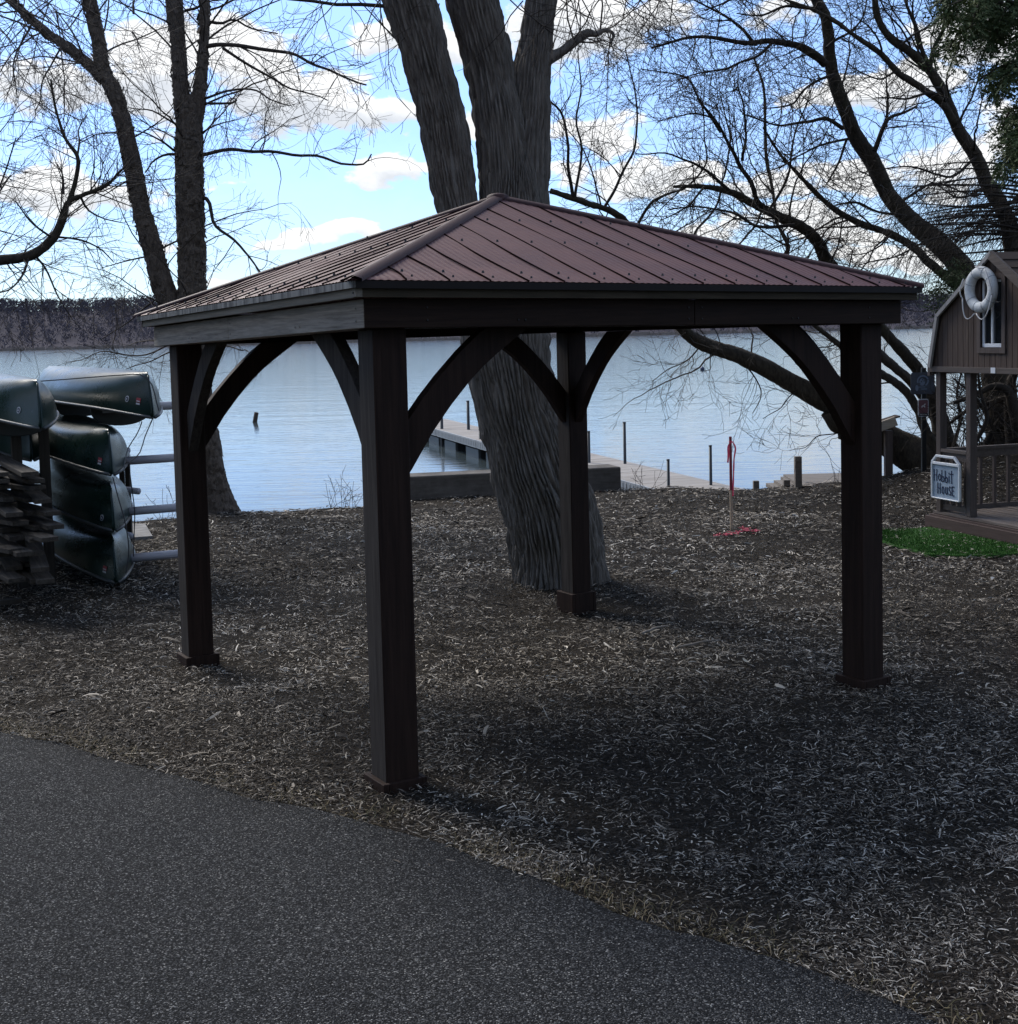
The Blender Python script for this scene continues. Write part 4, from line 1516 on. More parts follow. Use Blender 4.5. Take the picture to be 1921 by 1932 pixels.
# small green conifer bough behind the gable
p0 = on_ground(1812, 870)
sh = empty('young_conifer', tuple(p0), 'small green conifer peeking out behind the sloped edge of the playhouse gable', 'tree')
T = Tubes()
P, R = spline(limb([(1835, 880), (1830, 760), (1818, 640), (1812, 560), (1808, 520)], 17.0), [.05, .045, .035, .02, .006], .06)
T.add(P, R, 8)
LV = []
for pts in ([(1812, 560), (1785, 535), (1760, 555)], [(1812, 540), (1795, 515), (1775, 522)], [(1815, 580), (1790, 570), (1768, 590)], [(1816, 610), (1800, 600), (1786, 615)], [(1812, 540), (1830, 520), (1850, 530)],
            [(1814, 570), (1835, 560), (1860, 580)], [(1820, 640), (1800, 640), (1790, 650)], [(1810, 525), (1805, 510), (1800, 500)]):
    P, R = spline(limb(pts, 17.0 + rs.uniform(-.4, .4)), [.012, .009, .004], .04)
    T.add(P, R, 5)
    LV.append(sprays(rs, P, 60, .22, .06, 20))
T.build('trunk', M['bark_dark'], sh)
LV = np.concatenate(LV)
link('crown', np_mesh('crown', LV, np.arange(len(LV)).reshape(-1, 4), M['cedar']), sh)

# bare spruce with hanging dead twigs
p0 = on_ground(2010, 880)
spr = empty('dead_spruce', tuple(p0), 'spruce with bare drooping branches hatching the sky above the playhouse roof', 'tree')
T = Tubes()
YS = 16.0
stem(T, [(2012, 900), (2010, 880), (2004, 640), (1998, 420), (1990, 200), (1985, 0), (1980, -200)], YS, [26, 24, 20, 17, 14, 10, 4], 30, .08, .015, .3, 12, 13)
T.build('trunk', M['bark_dark'], spr)
T = Tubes()
for k in range(30):
    v0 = rs.uniform(330, 470)
    u1 = rs.uniform(1660, 1830)
    v1 = v0 + rs.uniform(-40, 60)
    yy = YS + rs.uniform(-1.2, 1.2)
    P, R = spline(limb([(1996, v0), ((1996 + u1) / 2, (v0 + v1) / 2 + rs.uniform(-22, 6)), (u1, v1)], [YS, (YS + yy) / 2, yy]), [.022, .012, .004], .07)
    T.add(P, R, 5)
    for q in range(len(P)):
        for _ in range(2):
            c = P[q] + rs.normal(0, .02, 3)
            d = np.array([rs.normal(-.45, .25), rs.normal(0, .35), -rs.uniform(.3, .9)])
            l_ = rs.uniform(.12, .42)
            T.add([c, c + d * l_ * .5 + rs.normal(0, .01, 3), c + d * l_ + np.array([0, 0, -.03])], [.004, .003, .002], 3)
T.build('crown', M['twig_right'], spr)

# thicket of bare shrubs and creepers behind the playhouse porch
p0 = on_ground(1890, 815)
th_ = empty('bare_shrub', tuple(p0), 'tangled bare shrub with arching stems seen through the playhouse porch', 'shrub')
T = Tubes()
for pts, r0, r1 in (([(1925, 830), (1912, 770), (1900, 735), (1878, 728), (1840, 745), (1800, 760)], .09, .025), ([(1930, 850), (1915, 800), (1905, 752), (1870, 760), (1830, 772), (1790, 800)], .07, .02),
                    ([(1912, 840), (1906, 780), (1908, 720), (1920, 690)], .10, .05), ([(1860, 838), (1880, 800), (1905, 770), (1935, 750)], .05, .02), ([(1840, 835), (1862, 790), (1850, 740), (1845, 700)], .035, .015),
                    ([(1885, 835), (1860, 780), (1830, 740), (1800, 715)], .03, .012), ([(1800, 840), (1812, 790), (1806, 740), (1815, 700)], .03, .012), ([(1870, 835), (1895, 790), (1885, 740)], .03, .012)):
    P, R = spline(limb(pts, 18.2 + rs.uniform(-.8, .8)), np.linspace(r0, r1, len(pts)), .06)
    T.add(P, R, 8)
    along(T, P, R, 22, (.3, 1.0), rs, FINE, 0, .1, 1.0)
for _ in range(60):
    p = on_ground(rs.uniform(1785, 1945), rs.uniform(835, 850))
    p[1] += rs.uniform(-1.5, 1.0)
    p[2] = float(gz(p[0:1], p[1:2])[0]) - .03
    grow(T, p, np.array([rs.normal(0, .45), rs.normal(0, .3), 1.0]), rs.uniform(.7, 1.8), .011, 0, rs, FINE)
T.build('stems', M['twig_right'], th_)

# thin bare saplings on the water edge
for (lab, pts, nn) in (('thin leafless brush standing at the waterline beside the near gazebo post', [(622, 958), (640, 957), (655, 957), (668, 957)], 2),
                       ('dry weed stalks growing beside the concrete wall and walkway', [(1215, 921), (1222, 921), (1232, 921), (1205, 921)], 1),
                       ('leafless twigs at the shore below the canoe rack pipes', [(300, 985), (312, 985), (322, 983)], 1)):
    p0 = on_ground(*pts[0])
    bsh = empty('bare_brush', tuple(p0), lab, 'brush')
    T = Tubes()
    for (u, v) in pts:
        for _ in range(nn * 2):
            p = on_ground(u + rs.uniform(-6, 6), v)
            p[2] -= .04
            grow(T, p, np.array([rs.normal(0, .35), rs.normal(0, .2), 1.0]), rs.uniform(.25, .6), .004, 1, rs, FINE)
    T.build('stems', M['twig'], bsh)

# ------------------------------------------------------------------ playhouse
HO = np.array([4.82, 14.7])
HA = math.radians(72)
td = np.array([math.cos(HA), -math.sin(HA)])
dd = np.array([math.sin(HA), math.cos(HA)])


def H(t_, dp, z):
    p = HO + td * t_ + dd * dp
    return np.array([p[0], p[1], z])


def hbox(b, t0, t1, d0, d1, z0, z1, mi=0):
    b.hexa([H(t0, d0, z0), H(t1, d0, z0), H(t1, d1, z0), H(t0, d1, z0), H(t0, d0, z1), H(t1, d0, z1), H(t1, d1, z1), H(t0, d1, z1)], mi)


HWID, HDEP = 2.12, 2.3
hs = empty('playhouse', tuple(H(1.06, 1.1, -.2)), 'brown board playhouse with gambrel roof on porch posts', 'playhouse')
AX = -HA
M['siding'] = wood('brown_board_siding', (.045, .03, .024), (.115, .083, .066), 'z', .8, 12)
M['trim'] = wood('grey_brown_trim', (.07, .055, .048), (.14, .115, .10), AX, .75, 12)
M['trim_up'] = wood('grey_brown_posts', (.05, .038, .033), (.115, .09, .08), 'z', .75, 12)
M['deck'] = wood('worn_deck_boards', (.10, .08, .068), (.22, .18, .155), AX, .8, 12)
M['redwood'] = wood('red_brown_skirt', (.05, .032, .027), (.10, .066, .056), AX, .75, 12)
M['barge'] = wood('pale_barge_board', (.22, .21, .2), (.38, .36, .34), 'z', .7, 10)
M['white'] = mat('white_vinyl', (.72, .74, .76), .45)
M['glassdark'] = mat('dark_window_glass', (.012, .014, .018), .06, spec=.7)
M['shingle'] = mat('brown_shingles', (.06, .045, .038), .9, spec=.15)
ZD = .04
b = MB()
nb_ = 22
for k in range(nb_):
    d0 = k * HDEP / nb_
    hbox(b, -.01, HWID + .01, d0 + .003, d0 + HDEP / nb_ - .003, ZD - .03, ZD + .002 * ((k * 7) % 3 - 1))
b.build('deck', M['deck'], hs)
b = MB()
hbox(b, -.03, HWID + .03, -.03, -.002, ZD - .11, ZD - .034)
hbox(b, -.06, HWID + .06, -.075, -.032, ZD - .19, ZD - .055)
hbox(b, -.03, -.002, 0, HDEP, ZD - .19, ZD - .034)
hbox(b, HWID + .002, HWID + .03, 0, HDEP, ZD - .19, ZD - .034)
b.build('skirt_board', M['redwood'], hs, bevel=.003)
ZL = 1.625
for (t0, d0) in ((.05, .0), (.575, .0), (1.6, .0), (.05, HDEP - .09), (2.0, HDEP - .09), (2.03, 0.0)):
    b = MB()
    hbox(b, t0, t0 + .078, d0, d0 + .088, ZD + .003, ZL)
    b.build('post', M['trim_up'], hs, bevel=.003)
# footings under the deck
for (t0, d0) in ((.2, .2), (1.8, .2), (.2, 2.0), (1.8, 2.0)):
    b = MB()
    hbox(b, t0, t0 + .15, d0, d0 + .15, -.45, ZD - .032)
    b.build('footing', M['trim_up'], hs)


def rail(p0, p1, n_, zt=.74, zb=.06):
    p0, p1 = np.asarray(p0), np.asarray(p1)
    b = MB()
    b.bar(H(*p0, zt), H(*p1, zt), .085, .035)
    b.bar(H(*p0, zt - .062), H(*p1, zt - .062), .035, .085)
    o = b.build('rail', M['trim'], hs, bevel=.002)
    b = MB()
    b.bar(H(*p0, zb + .04), H(*p1, zb + .04), .035, .06)
    b.build('bottom_rail', M['trim'], hs)
    for k in range(n_):
        q = p0 + (p1 - p0) * (k + .5) / n_
        b = MB()
        b.bar(H(*q, zb + .072), H(*q, zt - .106), .034, .034, up=(1, .3, 0))
        b.build('baluster', M['trim_up'], hs)


rail((.131, .044), (.572, .044), 4)
rail((.09, .09), (.09, HDEP - .1), 11, .74, .02)
rail((.131, HDEP - .045), (2.0, HDEP - .045), 9)
# loft
GB = [(0, 1.68), (.14, 2.255), (1.06, 2.90), (1.98, 2.255), (2.12, 1.68)]
b = MB()
# vertical boards with grooves
edges = np.linspace(0, HWID, 25)


def gable_z(t_):
    return float(np.interp(t_, [g[0] for g in GB], [g[1] for g in GB]))


WT0, WT1, WZ0, WZ1 = .835, 1.175, 1.90, 2.62
for k in range(24):
    a, c_ = edges[k] + .004, edges[k + 1] - .004
    cuts = [(1.675, None)]
    if c_ > WT0 and a < WT1:
        cuts = [(1.675, WZ0), (WZ1, None)]
    for z0, z1 in cuts:
        za = gable_z(a) - .01 if z1 is None else z1
        zb_ = gable_z(c_) - .01 if z1 is None else z1
        if min(za, zb_) < z0 + .01:
            continue
        b.hexa([H(a, .0, z0), H(c_, .0, z0), H(c_, .025, z0), H(a, .025, z0), H(a, .0, za), H(c_, .0, zb_), H(c_, .025, zb_), H(a, .025, za)])
        
o = b.build('gable_wall', M['siding'], hs)
b = MB()
pl = [H(t_, .027, z - .012) for t_, z in GB]
# backing with the window hole left open, and the rear gable
for (ta, tb) in ((.02, WT0), (WT1, 2.1)):
    tt = [ta] + [g[0] for g in GB if ta < g[0] < tb] + [tb]
    poly = [H(ta, .027, 1.68), H(tb, .027, 1.68)] + [H(x_, .027, gable_z(x_) - .015) for x_ in reversed(tt)]
    b.prism(poly, H(0, .012, 0) - H(0, 0, 0))
poly = [H(WT0, .027, 1.68), H(WT1, .027, 1.68), H(WT1, .027, WZ0), H(WT0, .027, WZ0)]
b.prism(poly, H(0, .012, 0) - H(0, 0, 0))
b.prism([H(g[0], HDEP - .03, g[1] - .012) for g in GB], H(0, .03, 0) - H(0, 0, 0))
hbox(b, .03, 2.09, .04, HDEP - .03, ZL + .002, ZL + .055)
b.build('loft_wall', M['siding'], hs)
b = MB()
hbox(b, -.03, HWID + .03, -.03, -.002, ZL, ZL + .062)
hbox(b, -.03, -.002, 0, HDEP, ZL - .03, ZL + .062)
b.build('loft_trim', M['trim'], hs, bevel=.002)
b = MB()
hbox(b, -.075, -.032, -.02, .03, ZL - .045, ZL + .065)
b.build('corner_block', M['trim_up'], hs)
b = MB()
hbox(b, 1.03, 1.10, -.035, -.031, ZL + .005, ZL + .064)
b.build('bracket_plate', M['white'], hs)
b = MB()
for k in (0, 1, 2, 3):
    (t0, z0), (t1, z1) = GB[k], GB[k + 1]
    L_ = math.hypot(t1 - t0, z1 - z0)
    nx_, nz_ = -(z1 - z0) / L_, (t1 - t0) / L_
    th0 = .018
    for m_ in range(7 if k in (1, 2) else 4):
        q = 7 if k in (1, 2) else 4
        f0, f1 = m_ / q, (m_ + 1) / q
        if k >= 2:
            f0, f1 = f0, f1
        a0, a1 = (t0 + (t1 - t0) * f0, z0 + (z1 - z0) * f0), (t0 + (t1 - t0) * f1, z0 + (z1 - z0) * f1)
        s0, s1 = (.018, .006) if k < 2 else (.006, .018)
        P = []
        for (tt, zz), so_ in ((a0, s0), (a1, s1)):
            P.append((tt, zz, 0.0))
            P.append((tt + nx_ * so_, zz + nz_ * so_, 0.0))
        poly = [H(P[0][0], -.034, P[0][1]), H(P[2][0], -.034, P[2][1]), H(P[3][0], -.034, P[3][1]), H(P[1][0], -.034, P[1][1])]
        b.prism(poly, H(0, HDEP + .2, 0) - H(0, 0, 0))
b.build('roof', M['shingle'], hs)
for k in (0, 1, 2, 3):
    (t0, z0), (t1, z1) = GB[k], GB[k + 1]
    b = MB()
    w = (.025, .025, .075, .05)[k]
    L_ = math.hypot(t1 - t0, z1 - z0)
    nx_, nz_ = -(z1 - z0) / L_, (t1 - t0) / L_
    up_ = .02
    poly = [H(t0 + nx_ * up_, -.065, z0 + nz_ * up_), H(t1 + nx_ * up_, -.065, z1 + nz_ * up_), H(t1 - nx_ * w, -.065, z1 - nz_ * w), H(t0 - nx_ * w, -.065, z0 - nz_ * w)]
    b.prism(poly, H(0, .03, 0) - H(0, 0, 0))
    b.build('barge_board', M['barge'] if k < 2 else M['trim'], hs)
# window
b = MB()
for (a0, a1, z0, z1) in ((WT0 - .055, WT0, WZ0 - .06, WZ1 + .06), (WT1, WT1 + .055, WZ0 - .06, WZ1 + .06), (WT0, WT1, WZ0 - .06, WZ0), (WT0, WT1, WZ1, WZ1 + .06)):
    hbox(b, a0, a1, -.018, -.001, z0, z1)
win = b.build('window', M['trim_up'], hs)
b = MB()
for (a0, a1, z0, z1, d0) in ((WT0 + .003, WT0 + .03, WZ0 + .003, WZ1 - .003, .01), (WT1 - .022, WT1 - .003, WZ0 + .003, WZ1 - .003, .01), (WT0 + .031, WT1 - .023, WZ1 - .03, WZ1 - .003, .01),
                             (.985, 1.01, WZ0 + .045, WZ1 - .031, .005), (WT0 + .031, WT1 - .023, WZ0 + .003, WZ0 + .042, .005)):
    hbox(b, a0, a1, d0, d0 + .022, z0, z1)
b.build('sash', M['white'], win, bevel=.002)
b = MB()
hbox(b, WT0 + .01, WT1 - .01, .026, .030, WZ0 + .01, WZ1 - .01)
b.build('pane', M['glassdark'], win)

# ------------------------------------------------------------------ life ring on the gable
RT, RZ = .94, 2.515
rgc = H(RT, -.085, RZ)
lr_ = empty('life_ring', tuple(rgc), 'worn white life ring with grab rope hanging on the playhouse gable', 'life ring')
V, Q = [], []
na, nb2 = 48, 20
for i in range(na):
    a = 2 * math.pi * i / na
    for j in range(nb2):
        c_ = 2 * math.pi * j / nb2
        rr = .187 + .060 * math.cos(c_) * (1 + .03 * math.sin(5 * a))
        dpt = .05 * math.sin(c_)
        V.append(H(RT + rr * math.cos(a), -.085 + dpt, RZ + rr * math.sin(a)))
for i in range(na):
    for j in range(nb2):
        Q.append((i * nb2 + j, ((i + 1) % na) * nb2 + j, ((i + 1) % na) * nb2 + (j + 1) % nb2, i * nb2 + (j + 1) % nb2))
mm = mat('aged_white_foam', (.62, .64, .64), .6)
t = NT(mm)
n1 = t.noise(t.coord((1, 1, 1)), 9, 5, .7)
t.col(t.ramp(n1, [(.30, (.22, .20, .17)), (.42, (.50, .51, .50)), (.7, (.66, .69, .70))]))
t.bump(n1, .3, .01)
link('ring', np_mesh('ring', V, Q, mm, True), lr_)
mm = mat('rope_white', (.5, .5, .5), .9)
b = MB()
for (a0, a1, sag) in ((200, 262, .10), (268, 345, .10), (-15, 60, .035), (60, 95, .015), (150, 200, .02)):
    P = []
    for f_ in np.linspace(0, 1, 12):
        a = math.radians(a0 + (a1 - a0) * f_)
        rr = .25
        P.append(H(RT + rr * math.cos(a), -.14 - .02 * math.sin(math.pi * f_), RZ + rr * math.sin(a) - sag * math.sin(math.pi * f_)))
    b.tube(P, .0065, 6)
b.tube([H(RT, -.09, RZ + .24), H(RT + .005, -.045, RZ + .32), H(1.03, -.04, 2.84)], .006, 6)
b.build('grab_rope', mm, lr_, True)
mtape = mat('faded_blue_grey_tape', (.16, .18, .2), .7)
for a in (35, 70, 118, 160, 215, 250, 290, 325):
    a = math.radians(a)
    b = MB()
    P = []
    for c_ in np.linspace(-.5, math.pi + .5, 9):
        rr = .187 + .061 * math.cos(c_)
        P.append(H(RT + rr * math.cos(a), -.085 - .051 * math.sin(c_), RZ + rr * math.sin(a)))
    b.tube(P, .003, 5)
    b.build('band', mtape, lr_)

# ------------------------------------------------------------------ hand lettered board
sg = empty('lettered_sign', tuple(H(.3, -.05, .2)), 'white framed sandwich board sign reading Hobbit House on the porch railing', 'sign')
SD = -.055
T0, T1 = .058, .545
b = MB()
hbox(b, T0 + .012, T1 - .012, SD, SD + .012, .212, .60)
mm = mat('blue_grey_panel', (.26, .33, .41), .5)
t = NT(mm)
t.col(t.ramp(t.noise(t.coord((1, 1, 1)), 6, 4, .6), [(.3, (.22, .28, .35)), (.7, (.34, .42, .50))]))
b.build('panel', mm, sg)
b = MB()


def fbar(a, c_, w=.026):
    b.bar(H(a[0], SD - .002, a[1]), H(c_[0], SD - .002, c_[1]), .03, w, up=tuple(np.cross(H(c_[0], 0, c_[1]) - H(a[0], 0, a[1]), np.array([dd[0], dd[1], 0]))))


fbar((T0, .205), (T0, .60), .018)
fbar((T1, .205), (T1, .60), .022)
fbar((T0 - .006, .60), (T1 + .008, .60), .03)
fbar((T0, .205), (T1, .205), .012)
fbar((T0, .605), (T0 + .08, .682), .026)
fbar((T1, .605), (T1 - .09, .682), .026)
fbar((T0 + .075, .682), (T1 - .085, .682), .026)
b.build('frame', M['white'], sg, bevel=.003)
b = MB()
STK = {'H': [[(0, 0), (0, 1)], [(.6, 0), (.6, 1)], [(0, .52), (.6, .5)]],
       'o': [[(.3, 0), (.05, .12), (0, .3), (.1, .52), (.3, .6), (.5, .5), (.58, .28), (.5, .08), (.3, 0)]],
       'O': [[(.3, 0), (.05, .15), (0, .4), (.1, .72), (.3, .82), (.5, .7), (.58, .38), (.5, .1), (.3, 0)]],
       'b': [[(0, 1), (0, 0), (.35, .0), (.5, .12), (.5, .34), (.35, .46), (0, .42)]],
       'i': [[(.1, 0), (.1, .6)], [(.1, .82), (.1, .9)]], 't': [[(.3, 0), (.3, 1.05)], [(0, .78), (.6, .8)]],
       'U': [[(0, .8), (0, .15), (.2, 0), (.42, .05), (.5, .2), (.5, .8)]], 'S': [[(.5, .78), (.2, .85), (.02, .65), (.2, .45), (.45, .35), (.48, .12), (.25, 0), (0, .08)]],
       'E': [[(.5, 0), (0, 0), (0, .85), (.5, .85)], [(0, .45), (.4, .45)]]}


def write(txt, t0, z0, hgt, adv):
    for ch, (ox, oz, s_) in zip(txt, adv):
        for st in STK[ch]:
            P = [H(t0 + (ox + x_ * s_ * .62) * hgt, SD - .0035, z0 + (oz + z_ * s_) * hgt) for x_, z_ in st]
            for a, c_ in zip(P[:-1], P[1:]):
                dv = unit(c_ - a)
                b.bar(a - dv * .004, c_ + dv * .004, .004, .0095, up=tuple(np.cross(dv, np.array([dd[0], dd[1], 0]))))


write('Hobbit', T0 + .035, .40, .125, [(0, 0, 1.0), (.62, .05, .95), (1.10, 0, .98), (1.58, -.02, 1.0), (2.06, -.02, .95), (2.28, -.06, 1.05)])
write('HOUSE', T0 + .10, .262, .115, [(0, 0, 1.0), (.66, .0, .85), (1.22, 0, .85), (1.72, -.02, .95), (2.2, -.02, 1.0)])
b.build('lettering', mat('navy_marker', (.006, .012, .05), .6), sg)

# ------------------------------------------------------------------ turf mat
TP = [(1640, 1006), (1660, 1006), (1700, 1005), (1740, 1003), (1780, 996), (1800, 992), (1850, 998), (1921, 1019), (2010, 1036), (2010, 1046), (1921, 1045), (1860, 1050), (1800, 1048), (1750, 1046), (1700, 1034), (1660, 1022), (1642, 1014)]
tp = np.array([on_ground(u, v) for u, v in TP])
b = MB()
top_ = [p + np.array([0, 0, .022]) for p in tp]
b.prism([p + np.array([0, 0, -.03]) for p in tp], (0, 0, .05))
mm = mat('green_turf', (.02, .075, .012), .85, spec=.15)
t = NT(mm)
t.col(t.ramp(t.noise(t.coord((1, 1, 1)), 40, 4, .7), [(.3, (.016, .052, .008)), (.7, (.048, .135, .024))]))
cen = tp.mean(0)
tm = empty('turf_mat', tuple(cen), 'bright green artificial turf mat lying before the playhouse deck', 'turf mat')
b.build('backing', mm, tm)
n = 16000
poly = tp[:, :2]
mn, mx = poly.min(0), poly.max(0)
P = mn + (mx - mn) * rs.random((n * 2, 2))
ins = np.zeros(len(P), bool)
for a, c_ in zip(poly, np.roll(poly, -1, 0)):
    cond = ((a[1] > P[:, 1]) != (c_[1] > P[:, 1]))
    xi = (c_[0] - a[0]) * (P[:, 1] - a[1]) / (c_[1] - a[1] + 1e-12) + a[0]
    ins ^= cond & (P[:, 0] < xi)
P = P[ins][:n]
n = len(P)
A_ = np.column_stack([tp[:, :2], np.ones(len(tp))])
coef = np.linalg.lstsq(A_, tp[:, 2], rcond=None)[0]
g0 = np.column_stack([P, P @ coef[:2] + coef[2] + .012])
az = rs.uniform(0, 6.28, n)
hgt = rs.uniform(.018, .04, n)
le = rs.uniform(0, .02, n)
s_ = np.stack([np.cos(az), np.sin(az), 0 * az], 1) * .0035
tipv = g0 + np.stack([np.cos(az + 1.5) * le, np.sin(az + 1.5) * le, hgt], 1)
V = np.stack([g0 - s_, g0 + s_, tipv + s_ * .3, tipv - s_ * .3], 1).reshape(-1, 3)
k_ = rs.integers(0, n, 260)
lp_ = g0[k_] + np.array([0, 0, .026])
a_ = rs.uniform(0, 6.28, 260)
d_ = np.stack([np.cos(a_), np.sin(a_), rs.normal(0, .2, 260)], 1) * rs.uniform(.008, .026, 260)[:, None]
e_ = np.stack([-np.sin(a_), np.cos(a_), rs.normal(0, .3, 260)], 1) * rs.uniform(.002, .005, 260)[:, None]
VL = np.stack([lp_ - d_ - e_, lp_ + d_ - e_, lp_ + d_ + e_, lp_ - d_ + e_], 1).reshape(-1, 3)
link('litter', np_mesh('litter', VL, np.arange(260 * 4).reshape(-1, 4), mat('pale_litter', (.42, .38, .30), .8)), tm)['kind'] = 'stuff'
link('pile', np_mesh('pile', V, np.arange(n * 4).reshape(-1, 4), mm), tm)['kind'] = 'stuff'

# ------------------------------------------------------------------ canoes on their rack
mm = M['hull'] = mat('dark_green_canoe_plastic', (.010, .022, .021), .3, spec=.3)
t = NT(mm)
v = t.coord((1, 1, 1))
n1 = t.noise(v, 2.2, 5, .6)
n2 = t.noise(v, 30, 3, .7)
t.col(t.ramp(n1, [(.3, (.004, .015, .012)), (.7, (.008, .026, .021))]))
t.rough(t.ramp(t.math('ADD', t.math('MULTIPLY', n1, .6), t.math('MULTIPLY', n2, .4)), [(.35, (.24, .24, .24)), (.7, (.38, .38, .38))]))
M['gun'] = mat('dark_gunwale', (.05, .055, .055), .4)
M['emblem'] = mat('white_decal', (.45, .46, .48), .5)
M['emblem2'] = mat('navy_decal', (.02, .025, .05), .5)
M['red'] = mat('red_decal', (.30, .03, .04), .5)
AXC = math.radians(117)
ca = np.array([math.cos(AXC), math.sin(AXC), 0])      # from bow to stern
cp = np.array([-ca[1], ca[0], 0])                     # towards the near side (left of the picture)
CL, CB, CH = 5.0, .84, .345


def hull_pt(s, q, side):
    """s 0 bow .. 1 stern along the keel, q 0 keel .. 1 gunwale, upside down canoe; local x from bow, y sideways, z up from the gunwale tip"""
    e = abs(2 * s - 1)
    half = CB / 2 * (1 - e ** 2.3) ** .78 if e < 1 else 0.0
    sheer = .085 * e ** 3.5                      # ends hang lower once the boat is turned over
    depth = CH + .085 * e ** 3.5 - .012 * e ** 2
    # section: flat bottom with round bilge
    a = q * math.pi / 2
    w = math.sin(a) ** .62
    hgt = 1 - (1 - math.cos(a)) ** .8
    e2 = max(0, (e - .80) / .20)
    w = w * (1 - e2) + (.25 + .75 * q) * min(1, q * 4) * e2
    hgt = hgt * (1 - e2) + (1 - q) * e2
    x = s * CL
    # raked stem
    rake = .14 * e2 ** 2 * (hgt ** 1.6)
    x += rake if s < .5 else -rake
    z = (.085 - sheer) + depth * hgt - .085 * 0
    return np.array([x, side * half * w * 1.0, z])


def canoe_world(tip, p, yaw=0.0, pitch=0.0):
    c, s_ = math.cos(yaw), math.sin(yaw)
    a = ca * c + cp * s_
    b_ = -ca * s_ + cp * c
    return np.asarray(tip) + a * p[0] + b_ * p[1] + np.array([0, 0, p[2] + pitch * p[0]])


def make_canoe(tip, label, decals=(), yaw=0.0, pitch=0.0, seat=True):
    root = empty('canoe', tuple(canoe_world(tip, (2.5, 0, 0), yaw, pitch)), label, 'canoe', 'upside down canoes on the rack')
    ss = (1 - np.cos(np.linspace(0, math.pi, 57))) / 2
    qs = np.linspace(0, 1, 15)
    V, Q = [], []
    for s in ss:
        row = [hull_pt(s, q, -1) for q in qs[::-1]] + [hull_pt(s, q, 1) for q in qs[1:]]
        V += [canoe_world(tip, p, yaw, pitch) for p in row]
    w = 29
    for i in range(56):
        for j in range(28):
            Q.append((i * w + j, (i + 1) * w + j, (i + 1) * w + j + 1, i * w + j + 1))
    link('hull', np_mesh('hull', np.array(V), np.array(Q), M['hull'], True), root)
    b = MB()
    for side in (-1, 1):
        P = [canoe_world(tip, hull_pt(s, 1, side) + np.array([0, side * .006, -.004]), yaw, pitch) for s in np.linspace(0.002, .998, 40)]
        b.tube(P, .016, 7)
    b.build('gunwale', M['gun'], root, True)
    # stem band at the bow
    b = MB()
    P = [canoe_world(tip, hull_pt(.004, q, 1) + np.array([-.008, 0, 0]), yaw, pitch) for q in np.linspace(.08, 1, 10)]
    b.tube(P, .011, 6)
    b.build('stem_band', M['hull'], root, True)
    if seat:
        for sx in (.24, .62):
            b = MB()
            P = []
            for a in np.linspace(0, math.pi, 15):
                P.append(canoe_world(tip, (sx * CL, .30 * math.cos(a), .05 - .19 * math.sin(a) ** .7), yaw, pitch))
            b.prism(P, ca * .05)
            b.build('seat_back', M['gun'], root, bevel=.008)
    for (kind, s, q, side) in decals:
        p = hull_pt(s, q, side)
        du = hull_pt(s + .004, q, side) - hull_pt(s - .004, q, side)
        dv = hull_pt(s, q + .02, side) - hull_pt(s, q - .02, side)
        du, dv = unit(du), unit(dv)
        nn = unit(np.cross(du, dv))
        if nn[1] * side < 0:
            nn = -nn
        dv = np.cross(nn, du)
        if dv[2] < 0: dv = -dv
        W_ = lambda x_, y_, o: canoe_world(tip, p + du * x_ + dv * y_ + nn * o, yaw, pitch)
        b = MB()
        if kind == 'round':
            for rad_, off, mi in ((.030, .004, 0), (.021, .0065, 1)):
                b.prism([W_(rad_ * math.cos(a), rad_ * math.sin(a), off) for a in np.linspace(0, 2 * math.pi, 20, endpoint=False)], W_(0, 0, .002) - W_(0, 0, 0), mi)
            b.prism([W_(-.012, -.007, .009), W_(.012, -.007, .009), W_(.004, .008, .009), W_(-.004, .003, .009)], W_(0, 0, .001) - W_(0, 0, 0), 0)
            b.build('emblem', [M['emblem'], M['emblem2']], root)
        else:
            b.prism([W_(-.032, .0, .004), W_(.032, .0, .004), W_(.032, .042, .004), W_(-.032, .042, .004)], W_(0, 0, .002) - W_(0, 0, 0), 1)
            b.prism([W_(-.028, .006, .0065), W_(.026, .006, .0065), W_(.026, .016, .0065), W_(-.028, .016, .0065)], W_(0, 0, .001) - W_(0, 0, 0), 0)
            b.prism([W_(-.028, -.022, .004), W_(.028, -.022, .004), W_(.028, -.006, .004), W_(-.028, -.006, .004)], W_(0, 0, .002) - W_(0, 0, 0), 0)
            b.build('sticker', [M['emblem'], M['red']], root)
    return root


TIPS = [((290, 787), 12.0, 'topmost green canoe of the right stack, its bow farthest right', [('round', .070, .72, 1), ('label', .036, .74, 1)], 0.06, .004),
        ((213, 895), 12.05, 'green canoe second from the top of the right stack', [('label', .034, .80, 1)], -.02, 0),
        ((217, 1001), 12.0, 'green canoe third from the top of the right stack with a round emblem', [('round', .034, .80, 1)], -.03, 0),
        ((221, 1099), 11.97, 'bottom green canoe of the right stack nearly touching the mulch', [('label', .032, .82, 1)], -.03, 0.002),
        ((80, 808), 11.15, 'green canoe on top of the left stack, cut by the left edge of the view', [('round', .062, .74, 1)], .05, 0.003)]
for (uv, Y, lab, dec, yw, pt) in TIPS:
    make_canoe(at(*uv, Y), lab, dec, yw, pt, seat=uv[1] < 850)
make_canoe(at(62, 868, 12.9), 'half hidden green canoe behind the posts under the left stack', [], 0, 0, False)

